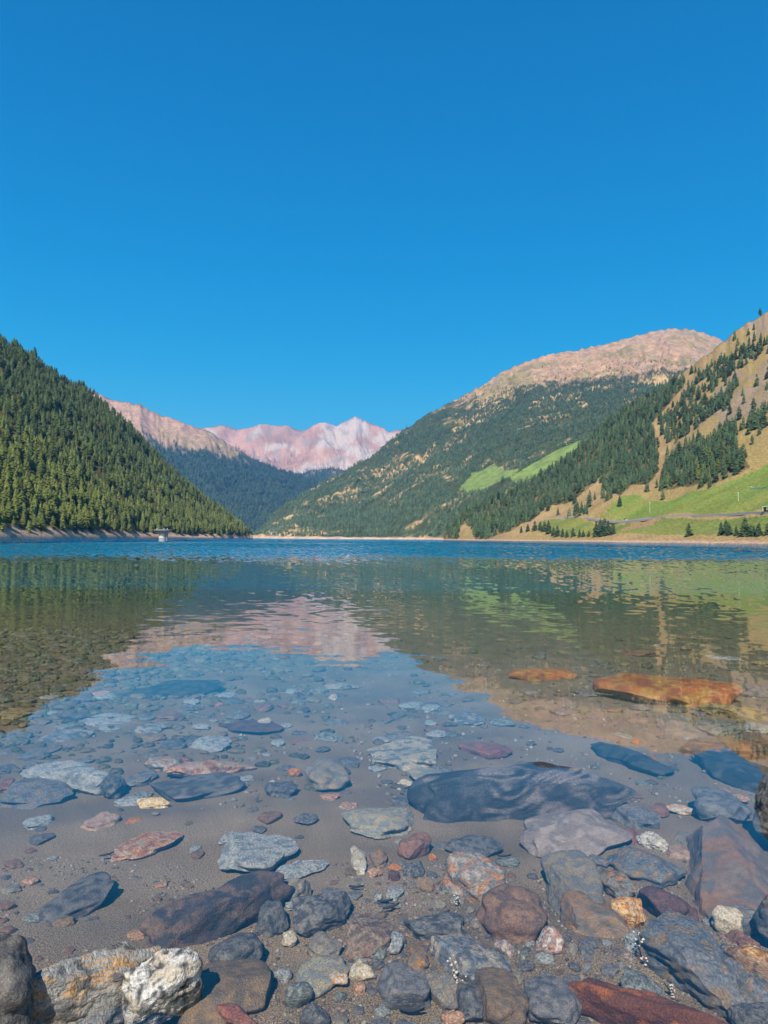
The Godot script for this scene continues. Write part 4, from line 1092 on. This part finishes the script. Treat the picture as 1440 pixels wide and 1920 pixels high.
	stone("slate", Vector3(0.916, -0.151, -2.607), Vector3(0.134, 0.035, 0.082), 2.24, {"facet": 4, "layer": 0.8, "big": true}, "dark blue-grey flat stone below the bleached white rock")
	stone("slate", Vector3(1.059, -0.177, -3.156), Vector3(0.127, 0.038, 0.082), 1.73, {"e": 3.2, "facet": 3}, "grey angular slab at the right end of the largest slab")
	stone("dark_grey", Vector3(1.028, -0.185, -3.308), Vector3(0.09, 0.028, 0.044), -2.00, {"e": 3.2, "facet": 3}, "small grey block against the right end of the largest slab")
	stone("red_brown", Vector3(1.224, -0.183, -3.28), Vector3(0.082, 0.018, 0.038), -2.13, {"e": 3.2, "facet": 3}, "small brownish block left of the white and orange stone")
	stone("white_orange", Vector3(1.305, -0.184, -3.291), Vector3(0.063, 0.017, 0.034), 2.68, {"facet": 5}, "white stone with orange ends left of the grey speckled boulder")
	stone("granite_blue", Vector3(1.466, -0.183, -3.262), Vector3(0.173, 0.057, 0.109), -1.94, {"e": 2.5, "big": true}, "grey speckled rounded boulder at right below the blue reflection")
	stone("red_brown", Vector3(1.407, -0.173, -3.055), Vector3(0.061, 0.024, 0.045), 2.15, {"e": 3.4, "facet": 3}, "dull red block on top of the huge tan boulder")
	stone("rust_pink", Vector3(1.657, -0.192, -3.462), Vector3(0.035, 0.014, 0.028), 2.23, {}, "small salmon pink chip beside the dark shadow at right")
	stone("bleached", Vector3(1.03, -0.163, -2.85), Vector3(0.073, 0.042, 0.044), 1.96, {"facet": 9, "rough": 2.6}, "bleached white knobbly rock among the stones at right")
	stone("red", Vector3(0.974, -0.167, -2.942), Vector3(0.083, 0.019, 0.026), -1.89, {"facet": 5}, "small upright red stone left of the bleached white rock")
	stone("pink_tan", Vector3(1.091, -0.159, -2.768), Vector3(0.069, 0.018, 0.047), -1.68, {"facet": 5}, "dull pinkish flat stone right of the bleached white rock")
	stone("rust_grey", Vector3(0.77, -0.146, -2.503), Vector3(0.108, 0.033, 0.047), 1.65, {"facet": 6, "rough": 1.4}, "grey stone with rusty rim above the golden rock")
	stone("slate", Vector3(0.767, -0.155, -2.685), Vector3(0.048, 0.015, 0.034), 2.16, {"facet": 5}, "small blue slate left of the grey stone with rusty rim")
	stone("tan_grey", Vector3(1.21, -0.166, -2.913), Vector3(0.088, 0.015, 0.07), -2.68, {"layer": 1.2}, "pale tan layered stone above the huge tan boulder")
	stone("cream", Vector3(0.998, -0.13, -2.168), Vector3(0.043, 0.036, 0.03), 2.60, {"e": 2.6, "rise": 0.02}, "cream white rounded rock below the huge tan boulder")
	stone("slate", Vector3(1.053, -0.13, -2.175), Vector3(0.041, 0.046, 0.039), 2.69, {"e": 3.2, "facet": 3}, "dark shaded stone right of the cream white rock")
	stone("red_brown", Vector3(1.01, -0.127, -2.108), Vector3(0.054, 0.018, 0.018), 2.03, {"e": 3.0}, "reddish brown stone under the dark shaded stone")
	stone("dark_grey", Vector3(1.083, -0.126, -2.084), Vector3(0.054, 0.048, 0.043), -2.05, {"rise": 0.06}, "grey boulder at the right edge shading the cream white rock")
	stone("green_grey", Vector3(0.651, -0.116, -1.876), Vector3(0.072, 0.016, 0.052), -1.71, {"e": 2.4}, "flat dark greenish stone sunk in the sandy patch")
	stone("pale_schist", Vector3(0.722, -0.127, -2.1), Vector3(0.057, 0.011, 0.039), -1.57, {}, "pale grey stone sunk left of the layered slab")
	stone("tan_grey", Vector3(0.523, -0.125, -2.062), Vector3(0.02, 0.016, 0.016), -1.99, {}, "small tan pebble right of the knobbly quartz")
	stone("slate", Vector3(0.56, -0.125, -2.059), Vector3(0.047, 0.012, 0.019), -1.78, {}, "small dark blue-grey flake right of the small tan pebble")
	stone("yellow", Vector3(0.533, -0.116, -1.877), Vector3(0.016, 0.013, 0.013), -1.85, {}, "little yellowish pebble in the sandy patch")
	stone("dark_grey", Vector3(0.844, -0.108, -1.713), Vector3(0.051, 0.028, 0.028), 2.86, {"rise": 0.02}, "dark grey stone in the bottom right corner")
	stone("dark_schist", Vector3(1.506, -0.16, -2.787), Vector3(0.195, 0.114, 0.103), -2.07, {"big": true, "facet": 6, "layer": 1.0, "rise": 0.1}, "tall grey rock at the right edge with a dark shadow beside it")
	stone("black", Vector3(1.374, -0.226, -4.171), Vector3(0.358, 0.047, 0.105), 1.80, {"e": 3.2, "facet": 5, "big": true}, "dark slab lying aslant that mirrors the blue sky right of the largest slab")
	stone("black", Vector3(1.82, -0.213, -3.893), Vector3(0.325, 0.056, 0.16), 1.94, {"e": 3.0, "facet": 5, "big": true}, "broad dark slab mirroring the sky at the right edge")
	stone("rust_brown", Vector3(2.065, -0.237, -4.387), Vector3(0.33, 0.041, 0.175), -2.82, {"e": 2.8, "facet": 4, "layer": 1.2, "big": true}, "long brown and rust banded slab behind the sky-mirroring slab at right")
	stone("ochre", Vector3(2.637, -0.292, -5.549), Vector3(0.263, 0.05, 0.14), 2.34, {"facet": 6, "rough": 1.6}, "ochre yellow rough stone at the right end of the large orange boulder")
	stone("dark_schist", Vector3(3.287, -0.342, -6.576), Vector3(0.179, 0.047, 0.154), 2.68, {"layer": 1.5}, "grey layered stone right of the large orange boulder")
	stone("green_grey", Vector3(2.241, -0.264, -4.956), Vector3(0.169, 0.038, 0.14), 1.82, {"layer": 1.2, "facet": 4}, "grey-green layered stone below the ochre stone")
	stone("pale_schist", Vector3(2.508, -0.264, -4.965), Vector3(0.096, 0.032, 0.088), 2.67, {}, "pale grey oval stone at the right edge below the ochre stone")
	stone("tan_grey", Vector3(1.985, -0.267, -5.024), Vector3(0.311, 0.022, 0.137), 1.60, {"facet": 3}, "flat tan stone with a dark outline below the large orange boulder")
	stone("tan_grey", Vector3(1.931, -0.346, -6.667), Vector3(0.366, 0.034, 0.112), 1.44, {}, "dull grey-tan stone at the left end of the large orange boulder")
	stone("red_brown", Vector3(3.321, -0.495, -9.772), Vector3(0.246, 0.036, 0.138), 2.47, {}, "thin reddish stone beyond the large orange boulder")
	stone("pale_schist", Vector3(4.288, -0.473, -9.317), Vector3(0.202, 0.029, 0.119), 2.71, {}, "thin pale stone far out on the right")
	stone("ochre", Vector3(4.514, -0.451, -8.846), Vector3(0.117, 0.026, 0.07), 2.67, {}, "thin ochre stone at the right edge far out")
	stone("orange", Vector3(1.569, -0.248, -4.615), Vector3(0.031, 0.02, 0.029), -1.90, {}, "tiny bright orange pebble above the slab lying aslant")
	stone("pale_tan", Vector3(1.531, -0.256, -4.782), Vector3(0.095, 0.013, 0.047), 1.84, {}, "pale flat chip left of the tiny bright orange pebble")
	stone("orange", Vector3(-0.447, -0.21, -3.832), Vector3(0.034, 0.021, 0.027), 3.10, {}, "small bright orange pebble above the dark grey oval stone")
	stone("rust_pink", Vector3(-0.145, -0.183, -3.267), Vector3(0.052, 0.017, 0.037), -1.95, {}, "salmon pink stone at the upper left of the pale greenish boulder")
	stone("cream", Vector3(0.121, -0.202, -3.666), Vector3(0.04, 0.015, 0.031), 3.11, {"facet": 5}, "small cream rock below the stone with cream cross bands")
	stone("pale_tan", Vector3(0.268, -0.202, -3.674), Vector3(0.179, 0.019, 0.089), 2.06, {"layer": 1.0}, "faint tan slab left of the upper end of the largest slab")
	stone("cream", Vector3(-0.081, -0.155, -2.679), Vector3(0.104, 0.02, 0.027), -1.49, {"layer": 1.4}, "upright cream striped stone in the middle foreground")
	stone("tan_orange", Vector3(-0.009, -0.156, -2.708), Vector3(0.068, 0.018, 0.029), -1.57, {}, "curled tan stone right of the upright cream striped stone")
	stone("rust_pink", Vector3(-0.022, -0.149, -2.572), Vector3(0.025, 0.013, 0.02), -2.41, {}, "small salmon orange pebble below the curled tan stone")
	stone("orange", Vector3(0.049, -0.151, -2.612), Vector3(0.026, 0.015, 0.015), -3.02, {"facet": 5}, "bright orange chip above a dark chip in the middle foreground")
	stone("maroon", Vector3(0.043, -0.147, -2.528), Vector3(0.022, 0.02, 0.02), -1.94, {"facet": 5}, "dark purple chip under the bright orange chip")
	stone("tan_orange", Vector3(0.144, -0.144, -2.457), Vector3(0.028, 0.026, 0.026), 3.08, {"rough": 1.8}, "round tan nodule left of the rust orange and white stone")
	stone("pale_schist", Vector3(0.045, -0.142, -2.409), Vector3(0.041, 0.012, 0.028), -1.99, {}, "pale greenish flat pebble in the open sand at centre")
	stone("pale_schist", Vector3(-0.007, -0.14, -2.385), Vector3(0.021, 0.009, 0.014), -1.57, {}, "tiny pale pebble left of the pale greenish flat pebble")
	stone("dark_schist", Vector3(0.112, -0.151, -2.599), Vector3(0.06, 0.018, 0.035), -1.61, {"layer": 1.0}, "grey lined pebble right of the bright orange chip")
	stone("orange", Vector3(0.188, -0.157, -2.719), Vector3(0.015, 0.013, 0.013), 3.07, {"e": 3.2, "facet": 3}, "tiny orange cube-like pebble right of the reddish brown oval stone")
	stone("pale_schist", Vector3(-1.863, -0.271, -5.099), Vector3(0.162, 0.02, 0.151), -2.24, {"e": 2.6}, "long smooth pale stone under the blue water at left")
	stone("pale_schist", Vector3(-1.78, -0.26, -4.876), Vector3(0.078, 0.013, 0.068), -2.28, {}, "short pale stone just below the long smooth pale stone")
	stone("black", Vector3(-1.793, -0.333, -6.394), Vector3(0.381, 0.029, 0.296), -2.45, {"big": true}, "broad dark flat stone deep under the blue reflection")
	stone("ochre", Vector3(-2.61, -0.28, -5.283), Vector3(0.16, 0.024, 0.108), -1.49, {}, "olive stone under the dark reflection at the left edge")
	stone("blue_grey", Vector3(-1.519, -0.26, -4.875), Vector3(0.141, 0.023, 0.103), -1.83, {"facet": 5}, "blue-grey flat stone right of the long smooth pale stone")
	stone("pale_schist", Vector3(-1.02, -0.24, -4.452), Vector3(0.139, 0.017, 0.117), -1.35, {}, "faint pale rounded stone above the orange-pink rock")
	stone("maroon", Vector3(-0.858, -0.265, -4.976), Vector3(0.229, 0.015, 0.138), 2.68, {"facet": 3}, "dark purplish flat stone in the middle of the blue reflection")
	stone("cream", Vector3(-0.791, -0.268, -5.041), Vector3(0.047, 0.02, 0.032), -2.46, {"rise": 0.02}, "white shell-like stone on the dark purplish flat stone")
	stone("orange", Vector3(-1.258, -0.302, -5.756), Vector3(0.031, 0.017, 0.028), -2.93, {}, "tiny orange pebble under the blue reflection")
	stone("red", Vector3(-0.483, -0.244, -4.537), Vector3(0.077, 0.014, 0.046), -2.63, {"facet": 5}, "thin reddish shard in the middle shallows")
	stone("pale_tan", Vector3(-0.373, -0.35, -6.748), Vector3(0.158, 0.02, 0.09), 2.85, {}, "pale bar-like stone under the sky reflection at centre")
	stone("cream", Vector3(-0.408, -0.32, -6.132), Vector3(0.097, 0.021, 0.035), -1.57, {}, "small cream crescent stone under the sky reflection")
	stone("blue_grey", Vector3(0.597, -0.28, -5.284), Vector3(0.2, 0.019, 0.127), -1.76, {}, "round flat bluish stone close to the edge of the sky reflection")
	stone("slate", Vector3(0.096, -0.282, -5.33), Vector3(0.249, 0.016, 0.041), -1.98, {"facet": 5}, "dark pointed shard left of the round flat bluish stone")
	stone("slate", Vector3(-2.096, -0.227, -4.194), Vector3(0.094, 0.016, 0.059), -1.60, {"facet": 5}, "dark stone at the left edge above the thin dark slate")
	stone("blue_grey", Vector3(-1.97, -0.245, -4.553), Vector3(0.207, 0.02, 0.12), -1.97, {}, "faint blue-grey slab left of the long smooth pale stone")
	pass

func filler_stones() -> void:
	var protos := {}
	var kinds := ["tan_grey", "dark_grey", "pale_schist", "tan_brown", "slate", "green_grey", "granite_blue", "rust_pink", "dark_schist", "brown"]
	for k in kinds:
		for i in 2: protos["%s%d" % [k, i]] = stone_mesh(k, Vector3(1.0, 0.5, 0.72) * (Vector3(1, 1, 1) if i == 0 else Vector3(1, 0.8, 1.25)) * 0.04, {"facet": 3, "e": 2.4 + 0.5 * i, "layer": 0.5 * i}, hash(k) + i, 3)
	var tones := {"tan_grey": "tan-grey", "dark_grey": "dark grey", "pale_schist": "pale grey", "tan_brown": "brown", "slate": "blue-grey", "green_grey": "green-grey", "granite_blue": "speckled grey", "rust_pink": "orange-pink", "dark_schist": "streaked dark grey", "brown": "reddish brown"}
	var made := 0
	var tries := 0
	while made < 420 and tries < 30000:
		tries += 1
		var near := made < 270
		var z := -rng.randf_range(1.5, 2.6) if near else -rng.randf_range(2.6, 6.6)
		var x := rng.randf_range(-0.50, 0.50) * -z
		if near and x < -0.1 and rng.randf() < 0.8: continue
		if not near and x > 0.1 * -z and rng.randf() < 0.7: continue
		var size := (0.008 + 0.022 * pow(rng.randf(), 1.6)) if near else rng.randf_range(0.02, 0.085) * clampf(-z / 4.0, 0.7, 1.3)
		var ok := true
		for s in stone_spots:
			if Vector2(s.x - x, s.z - z).length() < s.y * 0.9 + size * 0.8:
				ok = false
				break
		if not ok: continue
		var k: String = kinds[rng.randi() % kinds.size()]
		if not near and rng.randf() < 0.5: k = ["dark_grey", "slate", "pale_schist", "green_grey"][rng.randi() % 4]
		var o := put("pebble" if near else "flat_stone", protos["%s%d" % [k, rng.randi() % 2]], mats[kinds_of_stone[k][3]])
		var f := size / 0.04
		o.scale = Vector3(f, f * (1.0 if near else 0.55), f)
		o.rotation.y = rng.randf() * TAU
		o.position = Vector3(x, bed_fine(x, z) + size * 0.12, z)
		stone_spots.append(Vector3(x, size, z))
		if near: tag(o, "small %s pebble on the sand between the bigger stones near the shore" % tones[k], "pebble", "small %s pebbles near the shore" % tones[k])
		else: tag(o, "flat %s stone scattered on the lake bed farther out" % tones[k], "stone", "flat %s stones on the lake bed" % tones[k])
		made += 1

func gravel() -> void:
	for g in 3:
		var mm := MultiMesh.new()
		mm.transform_format = MultiMesh.TRANSFORM_3D
		mm.use_colors = true
		mm.mesh = stone_mesh(["tan_grey", "pale_schist", "granite_pink"][g], Vector3(1, 0.6, 0.75), {"facet": 3}, 50 + g, 1)
		var list := []
		for i in 17000:
			var z := -rng.randf_range(1.3, 2.7) if rng.randf() < 0.75 else -rng.randf_range(3.2, 9.0)
			var x := rng.randf_range(-0.9, 0.95) * -z
			var n := soft.get_noise_2d(x * 2.0 + 10.0, z * 2.0)
			if rng.randf() > 0.08 + 0.9 * n + (0.6 if x > -0.2 else 0.0): continue
			var size := 0.0012 + 0.0065 * pow(rng.randf(), 2.5) if z > -2.7 else 0.003 + 0.016 * pow(rng.randf(), 3.0)
			list.append([Vector3(x, bed_fine(x, z) + size * 0.2, z), size])
		mm.instance_count = list.size()
		for i in list.size():
			mm.set_instance_transform(i, Transform3D(Basis(Vector3.UP, rng.randf() * TAU).scaled(Vector3.ONE * list[i][1]), list[i][0]))
			var t := rng.randf_range(0.2, 0.75)
			mm.set_instance_color(i, Color(t, t * rng.randf_range(0.9, 1.0), t * rng.randf_range(0.8, 1.0)))
		var o := MultiMeshInstance3D.new()
		o.name = numbered("gravel")
		o.multimesh = mm
		o.material_override = mats["plain"]
		add_child(o, true)
		tag(o, "fine gravel scattered over the sand of the lake bed", "", "", "stuff")

func cobbles() -> void:
	# the cobbled bed farther out on the left, too many to tell apart
	for g in 2:
		var mm := MultiMesh.new()
		mm.transform_format = MultiMesh.TRANSFORM_3D
		mm.use_colors = true
		mm.mesh = stone_mesh(["tan_grey", "green_grey"][g], Vector3(1, 0.45, 0.75), {"facet": 3}, 80 + g, 2)
		var list := []
		for i in 8000:
			var z := -rng.randf_range(3.4, 13.0)
			var x := rng.randf_range(-0.95, 0.95) * -z
			var left := smoothstep(0.0, -0.42, x / -z + 0.12 * soft.get_noise_2d(x, z))
			if rng.randf() > 0.07 + 0.93 * left * smoothstep(3.2, 5.5, -z): continue
			var size := (0.012 + 0.055 * pow(rng.randf(), 2.0)) * clampf(-z / 6.0, 0.7, 1.4)
			list.append([Vector3(x, bed_fine(x, z) + size * 0.12, z), size])
		mm.instance_count = list.size()
		for i in list.size():
			mm.set_instance_transform(i, Transform3D(Basis(Vector3.UP, rng.randf() * TAU).scaled(Vector3.ONE * list[i][1]), list[i][0]))
			var t := rng.randf_range(0.45, 1.05)
			mm.set_instance_color(i, Color(t, t * rng.randf_range(0.88, 1.0), t * rng.randf_range(0.62, 0.9)))
		var o := MultiMeshInstance3D.new()
		o.name = numbered("rubble")
		o.multimesh = mm
		o.material_override = mats["smooth"]
		add_child(o, true)
		tag(o, "olive-brown cobbles strewn over the lake bed farther out at left", "", "", "stuff")

# ------------------------------------------------------------------ small plants and leaves
func stalk(at: Vector3, tall: float, label: String) -> void:
	var white := label.contains("white") or label.contains("bleached")
	var t := thing("water_plant", at, rng.randf() * TAU)
	var r := RandomNumberGenerator.new()
	r.seed = hash(label)
	var lean := Vector3(0.35 * tall, tall * 0.75, r.randf_range(-0.3, 0.3) * tall)
	var points := PackedVector3Array()
	var rows := 8
	for i in rows:
		var f := i / 7.0
		for k in 6:
			var a := TAU * k / 5.0
			points.append(lean * f + Vector3(cos(a), 0, sin(a)) * tall * lerpf(0.022, 0.010, f) + Vector3(0.05 * tall * sin(f * 5.0), 0, 0))
	put("stem", smooth_mesh(points, PackedColorArray(), grid_index(6, rows)), flat_material("stem_brown", Color(0.12, 0.09, 0.065), 0.9), t)
	var colors := PackedColorArray()
	points = PackedVector3Array()
	var index := PackedInt32Array()
	var ball := sphere(1)
	for i in 26:
		var f := r.randf_range(0.1, 1.05)
		var c := lean * f + Vector3(0.05 * tall * sin(f * 5.0), 0, 0) + Vector3(r.randfn(), r.randfn() * 0.5, r.randfn()) * tall * 0.07
		var first := points.size()
		var size := minf(tall, 0.08) * r.randf_range(0.025, 0.05)
		var shade := Color(0.55, 0.51, 0.46) if white and r.randf() < 0.8 else Color(0.10, 0.105, 0.08)
		if not white and r.randf() < 0.35: shade = Color(0.30, 0.30, 0.24)
		for p in ball[0]:
			points.append(c + p * size * Vector3(1.0, 0.75, 0.85) * (1.0 + 0.2 * soft.get_noise_3dv(p * 2.0 + c * 90.0)))
			colors.append(shade)
		for q in ball[1]: index.append(first + q)
	var buds := put("buds", smooth_mesh(points, colors, index), mats["plain"], t)
	buds.set_meta("kind", "stuff")
	if label.contains("green leaf"):
		var leaf_part := put("leaf", leaf_mesh(0.03), flat_material("fresh_green", Color(0.07, 0.22, 0.08)), t)
		leaf_part.position = Vector3(0.02, 0.02, 0.01)
		leaf_part.rotation.z = 0.8
	tag(t, label, "plant")

func leaf_mesh(length: float) -> ArrayMesh:
	var points := PackedVector3Array()
	for i in 13:
		var f := i / 12.0
		var w := length * 0.11 * sin(PI * pow(f, 0.85)) + length * 0.008
		var bend := length * 0.16 * sin(PI * f)
		for s in [[-1.0, 0.0], [0.0, 0.02], [1.0, 0.0], [0.0, -0.02], [-1.0, 0.0]]:
			points.append(Vector3((f - 0.5) * length, length * (s[1] + 0.10 * absf(s[0]) + 0.12 * f), bend + w * s[0]))
	return smooth_mesh(points, PackedColorArray(), grid_index(5, 13))

func leaf(at: Vector3, length: float, label: String) -> void:
	var o := put("dead_leaf", leaf_mesh(length), flat_material("dead_leaf", Color(0.022, 0.022, 0.022), 0.8))
	o.position = at + Vector3(0, 0.012, 0)
	o.rotation.y = rng.randf_range(-0.2, 0.5)
	tag(o, label, "leaf")
